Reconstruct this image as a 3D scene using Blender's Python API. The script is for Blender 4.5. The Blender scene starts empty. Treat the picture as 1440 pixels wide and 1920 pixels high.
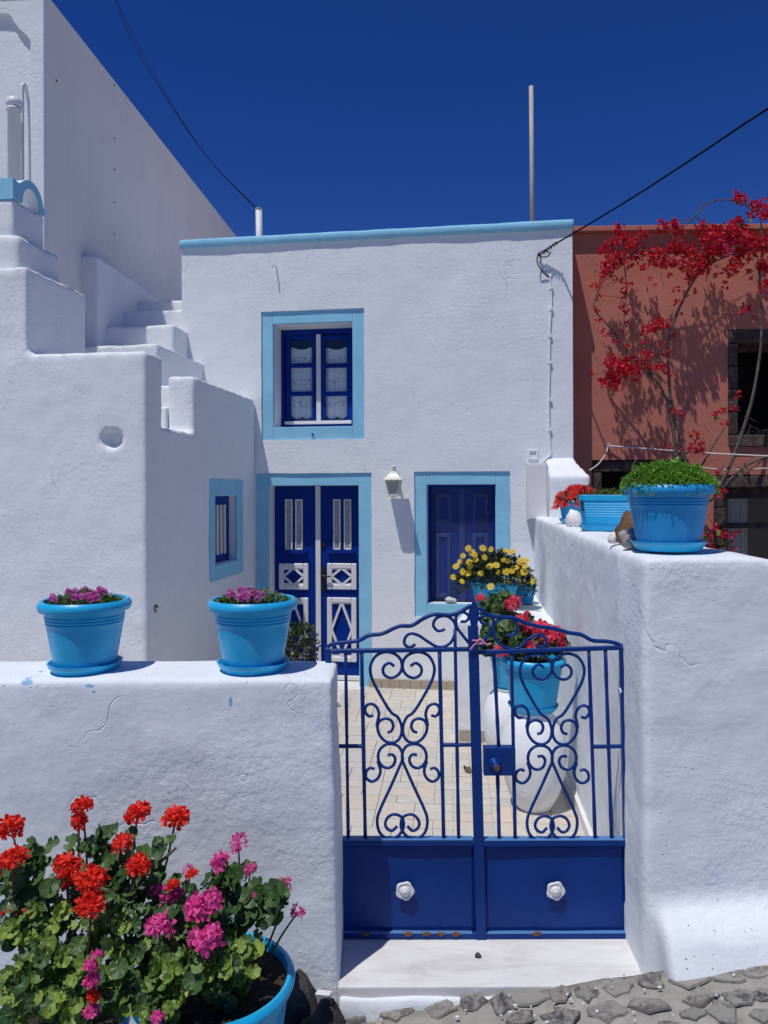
import bpy, bmesh, math, random
from mathutils import Vector, Matrix, noise

R = math.radians
rnd = random.Random(11)
S = bpy.context.scene
C = S.collection

# ------------------------------------------------------------------ camera, sky, sun, exposure
EYE = 1.75            # eye height above the courtyard paving
FPX = 1440.0          # focal length in pixels of the 1440x1920 photograph
ROLL = 0.004
cam = bpy.data.cameras.new('camera')
cam.sensor_fit = 'VERTICAL'; cam.sensor_height = 36.0; cam.sensor_width = 27.0
cam.lens = FPX / 1920 * 36.0
cam.shift_y = -40 / 1920
cam.clip_start = 0.05; cam.clip_end = 2000
camo = bpy.data.objects.new('camera', cam); C.objects.link(camo)
camo.matrix_world = Matrix.Translation((0, 0, EYE)) @ Matrix.Rotation(R(90), 4, 'X') @ Matrix.Rotation(-ROLL, 4, 'Z')
S.camera = camo

SUN_AZ, SUN_EL = R(39), R(67.5)
W = bpy.data.worlds.new('World'); S.world = W; W.use_nodes = True
nt = W.node_tree; nt.nodes.clear()
sky = nt.nodes.new('ShaderNodeTexSky'); sky.sky_type = 'NISHITA'; sky.sun_disc = False
sky.sun_elevation = SUN_EL; sky.sun_rotation = math.pi + SUN_AZ
sky.altitude = 2500; sky.air_density = 1.0; sky.dust_density = 0.0; sky.ozone_density = 5.0
hs = nt.nodes.new('ShaderNodeHueSaturation'); hs.inputs['Hue'].default_value = 0.522; hs.inputs['Saturation'].default_value = 1.29; hs.inputs['Value'].default_value = 1.0
bg = nt.nodes.new('ShaderNodeBackground'); bg.inputs['Strength'].default_value = 0.08
wo = nt.nodes.new('ShaderNodeOutputWorld')
nt.links.new(sky.outputs[0], hs.inputs['Color']); nt.links.new(hs.outputs[0], bg.inputs[0]); nt.links.new(bg.outputs[0], wo.inputs[0])
sl = bpy.data.lights.new('sun', 'SUN'); sl.energy = 3.3; sl.angle = R(0.53); sl.color = (1.0, 0.965, 0.915)
so = bpy.data.objects.new('sun', sl); C.objects.link(so)
LD = Vector((math.sin(SUN_AZ) * math.cos(SUN_EL), math.cos(SUN_AZ) * math.cos(SUN_EL), -math.sin(SUN_EL)))
so.rotation_euler = LD.to_track_quat('-Z', 'Y').to_euler(); so.location = (-3, -4, 12)
S.view_settings.view_transform = 'Standard'; S.view_settings.look = 'None'
S.view_settings.exposure = 0.0; S.view_settings.gamma = 1.0; S.view_settings.use_curve_mapping = False
S.cycles.use_denoising = True
S.cycles.max_bounces = 6; S.cycles.diffuse_bounces = 4

# ------------------------------------------------------------------ helpers: places
def ray(px, py):
    dx, dy = px - 720.0, py - 920.0
    c, s = math.cos(ROLL), math.sin(ROLL)
    return (c * dx - s * dy) / FPX, (s * dx + c * dy) / FPX

def P(px, py, Y):
    a, b = ray(px, py)
    return Vector((a * Y, Y, EYE - b * Y))

def PZ(px, py, z):                       # where the ray meets a level z
    a, b = ray(px, py)
    Y = (EYE - z) / b
    return Vector((a * Y, Y, z))

class Frame:                             # an upright wall plane: u along it, v into it, z up
    def __init__(s, px, Y, ang):
        a, _ = ray(px, 920)
        s.o = Vector((a * Y, Y)); s.a = ang
        s.u = Vector((math.cos(ang), -math.sin(ang))); s.w = Vector((math.sin(ang), math.cos(ang)))
    def hit(s, px, py, v=0.0):
        a, b = ray(px, py); d = Vector((a, 1.0))
        t = (v + s.o.dot(s.w)) / d.dot(s.w)
        return (d * t - s.o).dot(s.u), EYE - b * t
    def hitu(s, px, py, u):
        a, b = ray(px, py); d = Vector((a, 1.0))
        t = (u + s.o.dot(s.u)) / d.dot(s.u)
        return (d * t - s.o).dot(s.w), EYE - b * t
    def rect(s, x0, y0, x1, y1, v=0.0):
        ym, xm = (y0 + y1) / 2, (x0 + x1) / 2
        return s.hit(x0, ym, v)[0], s.hit(x1, ym, v)[0], s.hit(xm, y1, v)[1], s.hit(xm, y0, v)[1]
    def world(s, u, v, z):
        p = s.o + s.u * u + s.w * v
        return Vector((p.x, p.y, z))
    def place(s, o):
        o.location = (s.o.x, s.o.y, 0); o.rotation_euler = (0, 0, -s.a)

F = Frame(700, 6.81, R(8.2))             # the white house's front
RF = Frame(1075, 6.87, R(1.6))           # the red house's front

# ------------------------------------------------------------------ helpers: objects
WORLD = set()
def thing(name, label, cat, loc=(0, 0, 0), rotz=0, group=None, frame=None, world=False, kind=None):
    o = bpy.data.objects.new(name, None); C.objects.link(o); o.empty_display_size = 0.1
    o.location = loc; o.rotation_euler = (0, 0, rotz)
    if frame: frame.place(o)
    if world: WORLD.add(o.name)
    tag(o, label, cat, group, kind)
    return o

def tag(o, label=None, cat=None, group=None, kind=None):
    if label: o['label'] = label
    if cat: o['category'] = cat
    if group: o['group'] = group
    if kind: o['kind'] = kind
    return o

def link(name, me, mat=None, parent=None, smooth=False):
    o = bpy.data.objects.new(name, me); C.objects.link(o)
    if mat is not None and not me.materials: me.materials.append(mat)
    if smooth:
        me.polygons.foreach_set('use_smooth', [True] * len(me.polygons))
    if parent is not None:
        o.parent = parent
        if parent.name in WORLD:
            o.matrix_parent_inverse = parent.matrix_basis.inverted()
    return o

def mesh(name, vf):
    me = bpy.data.meshes.new(name); me.from_pydata([tuple(v) for v in vf[0]], [], vf[1]); me.update()
    return me

def fixn(me):
    bm = bmesh.new(); bm.from_mesh(me); bmesh.ops.recalc_face_normals(bm, faces=bm.faces); bm.to_mesh(me); bm.free()
    return me

def obj(name, vf, mat, parent=None, smooth=False, bevel=0, seg=2):
    me = mesh(name, vf)
    bm = bmesh.new(); bm.from_mesh(me); bmesh.ops.recalc_face_normals(bm, faces=bm.faces)
    if bevel: bmesh.ops.bevel(bm, geom=bm.edges[:], offset=bevel, segments=seg, affect='EDGES', profile=0.6)
    bm.to_mesh(me); bm.free()
    return link(name, me, mat, parent, smooth)

def cat(*parts):
    V, Fc = [], []
    for v, f in parts:
        n = len(V); V += list(v); Fc += [tuple(i + n for i in q) for q in f]
    return V, Fc

def vbox(x0, x1, y0, y1, z0, z1):
    return ([Vector(p) for p in ((x0,y0,z0),(x1,y0,z0),(x1,y1,z0),(x0,y1,z0),(x0,y0,z1),(x1,y0,z1),(x1,y1,z1),(x0,y1,z1))],
            [(3,2,1,0),(4,5,6,7),(0,1,5,4),(1,2,6,5),(2,3,7,6),(3,0,4,7)])

def vprism(poly, f0, f1):                # polygon -> two caps by the maps f0, f1
    n = len(poly)
    V = [Vector(f0(*p)) for p in poly] + [Vector(f1(*p)) for p in poly]
    Fc = [tuple(range(n - 1, -1, -1)), tuple(range(n, 2 * n))] + [(i, (i + 1) % n, n + (i + 1) % n, n + i) for i in range(n)]
    return V, Fc

def vbar(a, b, wx, wz, up=(0, 1, 0)):    # a straight bar of rectangular section between two points
    a, b = Vector(a), Vector(b); d = (b - a).normalized(); u = Vector(up)
    s = d.cross(u)
    if s.length < 1e-4: s = d.cross(Vector((1, 0, 0)))
    s.normalize(); t = s.cross(d)
    V = []
    for p in (a, b):
        for i, j in ((-1,-1),(1,-1),(1,1),(-1,1)): V.append(p + s * (i * wx / 2) + t * (j * wz / 2))
    return V, [(3,2,1,0),(4,5,6,7),(0,1,5,4),(1,2,6,5),(2,3,7,6),(3,0,4,7)]

def vlathe(prof, seg=40, cap=True):
    V, Fc = [], []
    for r, z in prof:
        for i in range(seg):
            a = 2 * math.pi * i / seg; V.append(Vector((r * math.cos(a), r * math.sin(a), z)))
    for k in range(len(prof) - 1):
        for i in range(seg):
            j = (i + 1) % seg
            Fc.append((k * seg + i, k * seg + j, (k + 1) * seg + j, (k + 1) * seg + i))
    if cap:
        Fc.append(tuple(range(seg - 1, -1, -1))); Fc.append(tuple(range((len(prof) - 1) * seg, len(prof) * seg)))
    return V, Fc

def smoothpath(pts, n=5, closed=False):
    pts = [Vector(p) for p in pts]; out = []
    m = len(pts)
    for i in range(m - 1):
        p0 = pts[max(i - 1, 0)]; p1 = pts[i]; p2 = pts[i + 1]; p3 = pts[min(i + 2, m - 1)]
        for k in range(n):
            t = k / n
            out.append(0.5 * ((2 * p1) + (p2 - p0) * t + (2 * p0 - 5 * p1 + 4 * p2 - p3) * t * t + (3 * p1 - p0 - 3 * p2 + p3) * t ** 3))
    out.append(pts[-1])
    return out

def vtube(pts, r, seg=8, wob=0.0, flat=1.0):
    pts = [Vector(p) for p in pts]; n = len(pts)
    rs = r if isinstance(r, (list, tuple)) else [r] * n
    if len(rs) == 2 and n != 2: rs = [rs[0] + (rs[1] - rs[0]) * i / (n - 1) for i in range(n)]
    V, Fc = [], []
    d0 = (pts[1] - pts[0]).normalized()
    nrm = d0.cross(Vector((0, 1, 0)))
    if nrm.length < 0.1: nrm = d0.cross(Vector((1, 0, 0)))
    nrm.normalize()
    for i in range(n):
        d = (pts[min(i + 1, n - 1)] - pts[max(i - 1, 0)])
        if d.length < 1e-9: d = d0.copy()
        d.normalize(); nrm = (nrm - d * nrm.dot(d)); nrm.normalize(); bi = d.cross(nrm)
        rr = rs[i] * (1 + wob * noise.noise(pts[i] * 40))
        for k in range(seg):
            a = 2 * math.pi * k / seg
            V.append(pts[i] + nrm * (rr * math.cos(a)) + bi * (rr * flat * math.sin(a)))
    for i in range(n - 1):
        for k in range(seg):
            j = (k + 1) % seg
            Fc.append((i * seg + k, i * seg + j, (i + 1) * seg + j, (i + 1) * seg + k))
    Fc.append(tuple(range(seg - 1, -1, -1))); Fc.append(tuple(range((n - 1) * seg, n * seg)))
    return V, Fc

def rough(me, amp, scale, seed=0.0, amp2=0.0, scale2=20.0):
    nv = len(me.vertices)
    nrm = [v.normal.copy() for v in me.vertices]
    for i, v in enumerate(me.vertices):
        p = v.co * scale + Vector((seed, seed * 1.7, -seed))
        d = amp * noise.noise(p)
        if amp2: d += amp2 * noise.noise(v.co * scale2 + Vector((seed, 3, 1)))
        v.co += nrm[i] * d
    me.update()

def organic(name, solids, voxel, mat, parent=None, amp=0.006, scale=3.0, it=3, amp2=0.0015, scale2=14.0):
    """Union of solids with hand-plastered, rounded edges."""
    me = fixn(mesh(name + '_tmp', cat(*solids)))
    t = bpy.data.objects.new('tmp', me); C.objects.link(t)
    m = t.modifiers.new('r', 'REMESH'); m.mode = 'VOXEL'; m.voxel_size = voxel; m.adaptivity = 0
    if it:
        m = t.modifiers.new('s', 'SMOOTH'); m.factor = 0.5; m.iterations = it
    dg = bpy.context.evaluated_depsgraph_get(); dg.update()
    out = bpy.data.meshes.new_from_object(t.evaluated_get(dg), depsgraph=dg)
    bpy.data.objects.remove(t); bpy.data.meshes.remove(me)
    out.name = name
    rough(out, amp, scale, len(name), amp2, scale2)
    out.materials.clear()
    return link(name, out, mat, parent, smooth=True)

# ------------------------------------------------------------------ materials
class NM:
    def __init__(s, name):
        s.m = bpy.data.materials.new(name); s.m.use_nodes = True; s.t = s.m.node_tree
        s.b = s.t.nodes['Principled BSDF']; s.out = s.t.nodes['Material Output']
        s.co = s.n('ShaderNodeTexCoord').outputs['Object']
    def n(s, typ, **kw):
        x = s.t.nodes.new(typ)
        for k, v in kw.items():
            if k[0] == '_': setattr(x, k[1:], v)
            else: x.inputs[k.replace('__', ' ')].default_value = v
        return x
    def l(s, a, b): s.t.links.new(a, b)
    def noise(s, scale, detail=4, rough=.55, co=None, dist=0.0):
        x = s.n('ShaderNodeTexNoise', Scale=scale, Detail=detail, Roughness=rough, Distortion=dist)
        s.l(co or s.co, x.inputs['Vector']); return x.outputs['Fac']
    def ramp(s, src, stops):
        x = s.n('ShaderNodeValToRGB'); e = x.color_ramp.elements
        while len(e) < len(stops): e.new(0.5)
        for i, (p, c) in enumerate(stops):
            e[i].position = p; e[i].color = (c if len(c) == 4 else (*c, 1)) if isinstance(c, tuple) else (c, c, c, 1)
        s.l(src, x.inputs[0]); return x.outputs[0]
    def mix(s, fac, a, b, mode='MIX'):
        x = s.n('ShaderNodeMix', _data_type='RGBA', _blend_type=mode)
        if isinstance(fac, (int, float)): x.inputs[0].default_value = fac
        else: s.l(fac, x.inputs[0])
        for i, c in ((6, a), (7, b)):
            if isinstance(c, tuple): x.inputs[i].default_value = (*c[:3], 1)
            else: s.l(c, x.inputs[i])
        return x.outputs[2]
    def math(s, op, a, b=0.0, c=None):
        x = s.n('ShaderNodeMath', _operation=op)
        for i, q in enumerate((a, b) + ((c,) if c is not None else ())):
            if isinstance(q, (int, float)): x.inputs[i].default_value = q
            else: s.l(q, x.inputs[i])
        return x.outputs[0]
    def bump(s, h, dist, strength=1.0, prev=None):
        x = s.n('ShaderNodeBump', Strength=strength, Distance=dist); s.l(h, x.inputs['Height'])
        if prev is not None: s.l(prev, x.inputs['Normal'])
        return x.outputs[0]
    def done(s, col=None, rough=None, normal=None, **kw):
        if col is not None:
            if isinstance(col, tuple): s.b.inputs['Base Color'].default_value = (*col[:3], 1)
            else: s.l(col, s.b.inputs['Base Color'])
        if rough is not None:
            if isinstance(rough, (int, float)): s.b.inputs['Roughness'].default_value = rough
            else: s.l(rough, s.b.inputs['Roughness'])
        if normal is not None: s.l(normal, s.b.inputs['Normal'])
        for k, v in kw.items(): s.b.inputs[k.replace('__', ' ')].default_value = v
        return s.m

def plaster(name, base, dirt, dirt_amt=0.25, bumpk=1.0, fine=1.0, cracks=True, pimples=1.0, blue=None, dabs=()):
    m = NM(name)
    big = m.noise(1.3, 2, .6); mid = m.noise(6, 3, .6); small = m.noise(38, 3, .65)
    v = m.n('ShaderNodeTexVoronoi', Scale=30.0); m.l(m.co, v.inputs['Vector'])
    pim = m.ramp(v.outputs['Distance'], [(0.0, 1.0), (0.11, 0.0)])
    pm = m.math('MULTIPLY', pim, m.ramp(m.noise(2.2, 3), [(.42, 0.0), (.58, 1.0)]))
    col = m.mix(m.ramp(big, [(.35, 0.0), (.75, 1.0)]), base, tuple(b * .96 for b in base))
    wear = m.ramp(m.noise(2.6, 5, .72, dist=.6), [(.52, 0.0), (.74, 1.0)])
    col = m.mix(m.math('MULTIPLY', wear, dirt_amt), col, dirt)
    vs = m.n('ShaderNodeMapping'); vs.inputs['Scale'].default_value = (9, 9, .7); m.l(m.co, vs.inputs['Vector'])
    stk = m.ramp(m.noise(1.5, 4, .65, co=vs.outputs[0]), [(.50, 0.0), (.78, 1.0)])
    col = m.mix(m.math('MULTIPLY', stk, dirt_amt * .8), col, dirt)                 # rain streaks
    if blue:
        bl = m.ramp(m.noise(3.4, 6, .7, dist=.4), [(.60, 0.0), (.68, 1.0)])
        col = m.mix(m.math('MULTIPLY', bl, .35), col, blue)
    n = m.bump(big, .035 * bumpk, .5)
    n = m.bump(mid, .009 * bumpk, .6, n)
    rp = m.math('MULTIPLY', small, m.ramp(m.noise(1.7, 2), [(.42, .25), (.62, 1.0)]))
    n = m.bump(rp, .0055 * fine, .7, n)
    tr = m.n('ShaderNodeMapping'); tr.inputs['Scale'].default_value = (5, 5, 17); m.l(m.co, tr.inputs['Vector'])
    n = m.bump(m.noise(1.6, 2, .6, co=tr.outputs[0]), .0022 * fine, .4, n)      # trowel and brush marks
    n = m.bump(pm, .0065 * pimples, .9, n)
    if cracks:
        w = m.n('ShaderNodeTexNoise', Scale=5.0, Detail=3.0); m.l(m.co, w.inputs['Vector'])
        dv = m.n('ShaderNodeVectorMath', _operation='MULTIPLY_ADD'); m.l(w.outputs['Color'], dv.inputs[0])
        dv.inputs[1].default_value = (.32, .32, .32); m.l(m.co, dv.inputs[2])
        cv = m.n('ShaderNodeTexVoronoi', _feature='DISTANCE_TO_EDGE', Scale=1.15); m.l(dv.outputs[0], cv.inputs['Vector'])
        line = m.ramp(cv.outputs['Distance'], [(0.0, 1.0), (.0060, 0.0)])
        mask = m.ramp(m.noise(1.9, 2), [(.55, 0.0), (.67, 1.0)])
        cr = m.math('MULTIPLY', line, mask)
        n = m.bump(m.math('SUBTRACT', 1.0, cr), .006, .7, n)
        col = m.mix(m.math('MULTIPLY', cr, .17), col, tuple(b * .55 for b in base))
    if dabs:                             # paint dabs: x, z, half width, half height on an upright wall
        sx = m.n('ShaderNodeSeparateXYZ'); m.l(m.co, sx.inputs[0]); jit = m.noise(38, 3)
        for (dx, dz, rx, rz) in dabs:
            a = m.math('DIVIDE', m.math('SUBTRACT', sx.outputs[0], dx), rx); b = m.math('DIVIDE', m.math('SUBTRACT', sx.outputs[2], dz), rz)
            d = m.math('ADD', m.math('MULTIPLY', a, a), m.math('MULTIPLY', b, b))
            k = m.math('LESS_THAN', m.math('MULTIPLY_ADD', jit, 2.6, d), 1.9)
            col = m.mix(m.math('MULTIPLY', k, .75), col, (.10, .38, .62))
    return m.done(col, .88, n)

WHITE = (.775, .805, .835)
M = {}
M['white'] = plaster('white_limewash', WHITE, (.66, .67, .70), .3, 1.0, 1.25, pimples=1.9)
M['white_near'] = plaster('white_limewash_thick', (.765, .805, .845), (.60, .64, .69), .38, 1.15, 1.25, pimples=1.3, blue=(.56, .66, .82))
def _dab(px, py, w, h): p = P(px, py, 2.715); k = 2.715 / FPX; return (p.x, p.z, w * k, h * k)
M['white_left'] = plaster('white_limewash_dabbed', (.765, .805, .845), (.60, .64, .69), .38, 1.15, 1.25, pimples=1.3, blue=(.56, .66, .82), dabs=[_dab(46, 1281, 16, 5), _dab(168, 1287, 9, 5), _dab(432, 1315, 4, 12), _dab(176, 1297, 4, 4)])
M['white_smooth'] = plaster('white_smooth', WHITE, (.70, .71, .73), .2, .4, .5, False, .3)
M['cream'] = plaster('grey_cream_render', (.80, .76, .72), (.58, .56, .55), .3, .35, .4, False, .15)
M['red'] = plaster('terracotta_render', (.50, .175, .122), (.40, .135, .105), .5, .4, .9, False, .3)

def paint(name, col, rough=.45, var=.12, chips=None, bumpd=.002, bscale=30, spec=.5):
    m = NM(name)
    f = m.noise(5, 5, .6)
    c = m.mix(m.ramp(f, [(.35, 0.0), (.7, 1.0)]), col, tuple(x * (1 - var) for x in col))
    if chips:
        k = m.ramp(m.noise(14, 6, .7), [(.66, 0.0), (.69, 1.0)])
        c = m.mix(k, c, chips)
    n = m.bump(m.noise(bscale, 4, .6), bumpd, .6)
    return m.done(c, rough, n, Specular__IOR__Level=spec)

M['trim'] = paint('pale_blue_trim', (.262, .59, .79), .75, .14, (.33, .63, .81), .006, 18)
M['navy'] = paint('navy_wood_paint', (.002, .030, .255), .42, .2, None, .002, 30, .12)
M['gate'] = paint('gate_blue_enamel', (.002, .037, .215), .36, .2, None, .0025, 60, .22)
M['white_wood'] = paint('white_wood_paint', (.72, .72, .73), .5, .06)
M['lamp'] = paint('lamp_cream_metal', (.72, .71, .65), .4, .08)
M['pipe'] = paint('pipe_grey', (.44, .42, .38), .6, .2, (.30, .22, .16))
M['wire'] = NM('black_cable').done((.008, .008, .011), .9, Specular__IOR__Level=.1)
M['iron'] = NM('dark_iron').done((.035, .03, .028), .45, Metallic=.6)
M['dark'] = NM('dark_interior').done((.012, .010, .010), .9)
M['soil'] = (lambda m: m.done(m.ramp(m.noise(60, 4), [(.3, (.012, .008, .006)), (.7, (.05, .035, .025))]), .95, m.bump(m.noise(50, 5), .02)))(NM('soil'))

def plastic(name, col):
    m = NM(name)
    f = m.noise(4, 6, .65)
    c = m.mix(m.ramp(f, [(.4, 0.0), (.75, 1.0)]), col, tuple(min(1, x * 1.12 + .02) for x in col))
    sp = m.ramp(m.noise(70, 3, .6), [(.70, 0.0), (.74, 1.0)])
    c = m.mix(m.math('MULTIPLY', sp, .35), c, (.35, .5, .6))
    sc = m.n('ShaderNodeMapping'); sc.inputs['Scale'].default_value = (14, 14, 1.2); m.l(m.co, sc.inputs['Vector'])
    dr = m.ramp(m.noise(2.2, 5, .7, co=sc.outputs[0]), [(.56, 0.0), (.72, .30)])
    c = m.mix(dr, c, (.16, .40, .55))                                              # lime and water marks
    r = m.ramp(m.noise(9, 4), [(.3, .26), (.7, .45)])
    return m.done(c, r, m.bump(m.noise(18, 4), .002, .5), Specular__IOR__Level=.38)
M['pot'] = plastic('sky_blue_plastic', (.010, .385, .70))
M['pot2'] = plastic('deep_sky_blue_plastic', (.008, .275, .62))

def glass(name, rough=.03, tint=(1, 1, 1)):
    m = NM(name); m.t.nodes.remove(m.b)
    fr = m.n('ShaderNodeFresnel', IOR=1.5); g = m.n('ShaderNodeBsdfGlossy', Roughness=rough)
    tr = m.n('ShaderNodeBsdfTransparent'); tr.inputs[0].default_value = (*tint, 1)
    mx = m.n('ShaderNodeMixShader'); m.l(fr.outputs[0], mx.inputs[0]); m.l(tr.outputs[0], mx.inputs[1]); m.l(g.outputs[0], mx.inputs[2])
    ge = m.n('ShaderNodeNewGeometry'); m.l(m.math('MULTIPLY_ADD', ge.outputs['Backfacing'], 1 / 1.5 - 1.5, 1.5), fr.inputs['IOR'])
    m.l(mx.outputs[0], m.out.inputs[0]); return m.m
M['glass'] = glass('window_glass', .02, (.93, .95, .95))
def screen():
    m = NM('insect_screen'); t = m.n('ShaderNodeBsdfTransparent'); mx = m.n('ShaderNodeMixShader'); m.done((.20, .23, .30), .9, Specular__IOR__Level=.1)
    mx.inputs[0].default_value = .055; m.l(t.outputs[0], mx.inputs[1]); m.l(m.b.outputs[0], mx.inputs[2]); m.l(mx.outputs[0], m.out.inputs[0]); return m.m
M['screen'] = screen()
M['navy_light'] = paint('faded_blue_moulding', (.030, .058, .20), .5, .15, None, .002, 30, .15)
M['frost'] = (lambda m: m.done(m.ramp(m.noise(40, 5, .7), [(.35, (.22, .23, .23)), (.65, (.42, .43, .42))]), .3, m.bump(m.noise(55, 4), .004)))(NM('patterned_glass'))
M['lampglass'] = NM('lamp_frosted_glass').done((.36, .37, .35), .35)

def lace(name):
    m = NM(name)
    v = m.n('ShaderNodeTexVoronoi', Scale=34.0); m.l(m.co, v.inputs['Vector'])
    ring = m.ramp(v.outputs['Distance'], [(.30, 0.0), (.34, 1.0), (.42, 1.0), (.46, 0.0)])
    sx = m.n('ShaderNodeSeparateXYZ'); m.l(m.co, sx.inputs[0])
    wv = m.math('SINE', m.math('MULTIPLY', sx.outputs[2], 30.0))
    band = m.ramp(wv, [(.45, 0.0), (.75, 1.0)])
    c = m.mix(m.math('MULTIPLY', m.math('MULTIPLY', ring, band), .75), (.86, .88, .90), (.12, .13, .15))
    w = m.n('ShaderNodeTexWave', Scale=9.0, Distortion=2.0); m.l(m.co, w.inputs['Vector'])
    return m.done(c, .9, m.bump(w.outputs['Fac'], .01, .5))
M['lace'] = lace('white_lace')
M['curtain'] = NM('plain_curtain').done((.55, .53, .5), .9)

def marble():
    m = NM('pale_marble')
    mp = m.n('ShaderNodeMapping'); mp.inputs['Scale'].default_value = (1.2, 5, 1); mp.inputs['Rotation'].default_value = (0, 0, .35); m.l(m.co, mp.inputs['Vector'])
    f = m.noise(2.5, 7, .62, co=mp.outputs[0], dist=.8)
    c = m.ramp(f, [(.3, (.58, .57, .54)), (.5, (.70, .70, .69)), (.62, (.76, .76, .75)), (.75, (.60, .59, .55))])
    st = m.ramp(m.noise(5, 6, .7), [(.54, 0.0), (.74, .5)])
    c = m.mix(st, c, (.48, .45, .40))
    return m.done(c, .42, m.bump(m.noise(30, 4), .002, .4))
M['marble'] = marble()

def stone(name, a, b, c=None, scale=9, bd=.012, rough=.9, smear=0.0):
    m = NM(name)
    oi = m.n('ShaderNodeObjectInfo')
    lo = m.n('ShaderNodeVectorMath', _operation='MULTIPLY_ADD'); m.l(oi.outputs['Location'], lo.inputs[0]); lo.inputs[1].default_value = (7, 7, 7); m.l(m.co, lo.inputs[2]); co = lo.outputs[0]
    f = m.noise(scale, 8, .7, co=co)
    col = m.ramp(f, [(.32, a), (.52, b), (.70, c or b)])
    k = m.n('ShaderNodeHueSaturation'); m.l(col, k.inputs['Color'])
    m.l(m.math('MULTIPLY_ADD', oi.outputs['Random'], .7, .80), k.inputs['Value']); out = k.outputs[0]
    if smear:                            # mortar wiped over part of the stone
        g = m.math('ADD', m.noise(scale * .7, 7, .75, co=co), m.math('MULTIPLY', oi.outputs['Random'], .10))
        out = m.mix(m.math('MULTIPLY', m.ramp(g, [(.46, 0.0), (.58, 1.0)]), smear), out, (.33, .32, .285))
    n = m.bump(m.noise(scale * 3, 6, .7, co=co), bd, .8)
    n = m.bump(m.noise(scale * 12, 4, .6, co=co), bd * .25, .7, n)
    return m.done(out, rough, n)
M['cobble'] = stone('grey_cobble', (.10, .09, .09), (.19, .175, .165), (.33, .32, .29), 1.9, .006, .9, .85)
M['cobble_dark'] = stone('dark_lava_cobble', (.035, .032, .036), (.085, .08, .085), (.30, .29, .27), 2.0, .006, .9, .85)
M['cobble_red'] = stone('red_lava_cobble', (.09, .055, .05), (.15, .095, .085), (.30, .28, .25), 1.9, .006, .9, .85)
M['lava'] = stone('black_lava', (.018, .017, .019), (.05, .047, .05), (.11, .10, .10), 14, .010)
M['rock_brown'] = stone('brown_rock', (.07, .03, .012), (.16, .075, .03), (.42, .28, .16), 18, .008, .5)
M['rock_grey'] = stone('grey_rock', (.22, .20, .19), (.42, .39, .37), (.66, .62, .59), 16, .006)
M['rock_white'] = stone('white_rock', (.55, .53, .5), (.68, .66, .63), (.74, .73, .7), 12, .005)
M['brownstone'] = stone('dark_brown_stone', (.03, .02, .018), (.065, .042, .036), (.13, .10, .085), 14, .008)

def mortar():
    m = NM('cement_mortar')
    f = m.noise(7, 9, .68)
    c = m.ramp(f, [(.3, (.21, .205, .18)), (.55, (.33, .32, .285)), (.75, (.43, .42, .37))])
    sp = m.n('ShaderNodeTexVoronoi', Scale=34.0); m.l(m.co, sp.inputs['Vector'])
    dot = m.math('MULTIPLY', m.ramp(sp.outputs['Distance'], [(.10, 1.0), (.14, 0.0)]), m.ramp(m.noise(4, 3), [(.5, 0.0), (.6, 1.0)]))
    c = m.mix(dot, c, (.66, .66, .66))
    n = m.bump(m.noise(12, 6, .65), .02, .8); n = m.bump(m.noise(70, 4, .6), .004, .8, n)
    return m.done(c, .92, n)
M['mortar'] = mortar()
M['ground'] = (lambda m: m.done(m.ramp(m.noise(3, 6), [(.3, (.2, .19, .17)), (.7, (.3, .28, .25))]), .95))(NM('dusty_ground'))

def tile(name, cols):
    m = NM(name)
    oi = m.n('ShaderNodeObjectInfo')
    base = m.ramp(oi.outputs['Random'], cols)
    mp = m.n('ShaderNodeVectorMath', _operation='ADD'); m.l(m.co, mp.inputs[0]); m.l(oi.outputs['Location'], mp.inputs[1])
    st = m.n('ShaderNodeMapping'); st.inputs['Scale'].default_value = (1, 2.6, 1); m.l(mp.outputs[0], st.inputs['Vector'])
    f = m.noise(16, 6, .7, co=st.outputs[0])
    c = m.mix(m.ramp(f, [(.42, 0.0), (.66, .55)]), base, (.40, .38, .35))
    return m.done(c, .45, m.bump(f, .002, .5))
M['tile'] = tile('terrace_tile', [(0, (.60, .55, .47)), (.3, (.62, .58, .51)), (.5, (.56, .53, .49)), (.62, (.62, .56, .48)), (.75, (.64, .53, .43)), (.82, (.50, .49, .47)), (.95, (.58, .53, .45)), (1, (.50, .49, .46))])
M['grout'] = (lambda m: m.done(m.ramp(m.noise(12, 5), [(.3, (.54, .51, .46)), (.7, (.63, .60, .55))]), .8))(NM('sand_grout'))
M['skirt'] = tile('skirting_tile', [(0, (.36, .29, .21)), (.5, (.42, .34, .25)), (1, (.33, .28, .22))])

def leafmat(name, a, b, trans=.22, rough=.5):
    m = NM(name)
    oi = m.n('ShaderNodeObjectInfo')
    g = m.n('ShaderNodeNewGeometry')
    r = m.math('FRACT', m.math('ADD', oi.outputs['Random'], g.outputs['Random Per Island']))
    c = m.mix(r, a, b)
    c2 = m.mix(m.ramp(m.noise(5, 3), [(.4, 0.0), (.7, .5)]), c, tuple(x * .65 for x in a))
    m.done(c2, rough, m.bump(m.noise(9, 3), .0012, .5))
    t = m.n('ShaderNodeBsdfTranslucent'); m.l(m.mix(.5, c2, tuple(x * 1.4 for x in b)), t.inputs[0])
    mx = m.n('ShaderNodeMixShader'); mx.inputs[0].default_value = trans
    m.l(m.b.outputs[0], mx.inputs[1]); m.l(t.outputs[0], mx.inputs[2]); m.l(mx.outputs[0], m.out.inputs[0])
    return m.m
M['leaf'] = leafmat('geranium_leaf', (.085, .175, .028), (.31, .42, .075))
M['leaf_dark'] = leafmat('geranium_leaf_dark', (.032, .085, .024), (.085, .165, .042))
M['sedum'] = leafmat('sedum_leaf', (.085, .24, .02), (.27, .50, .06), .25)
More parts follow.
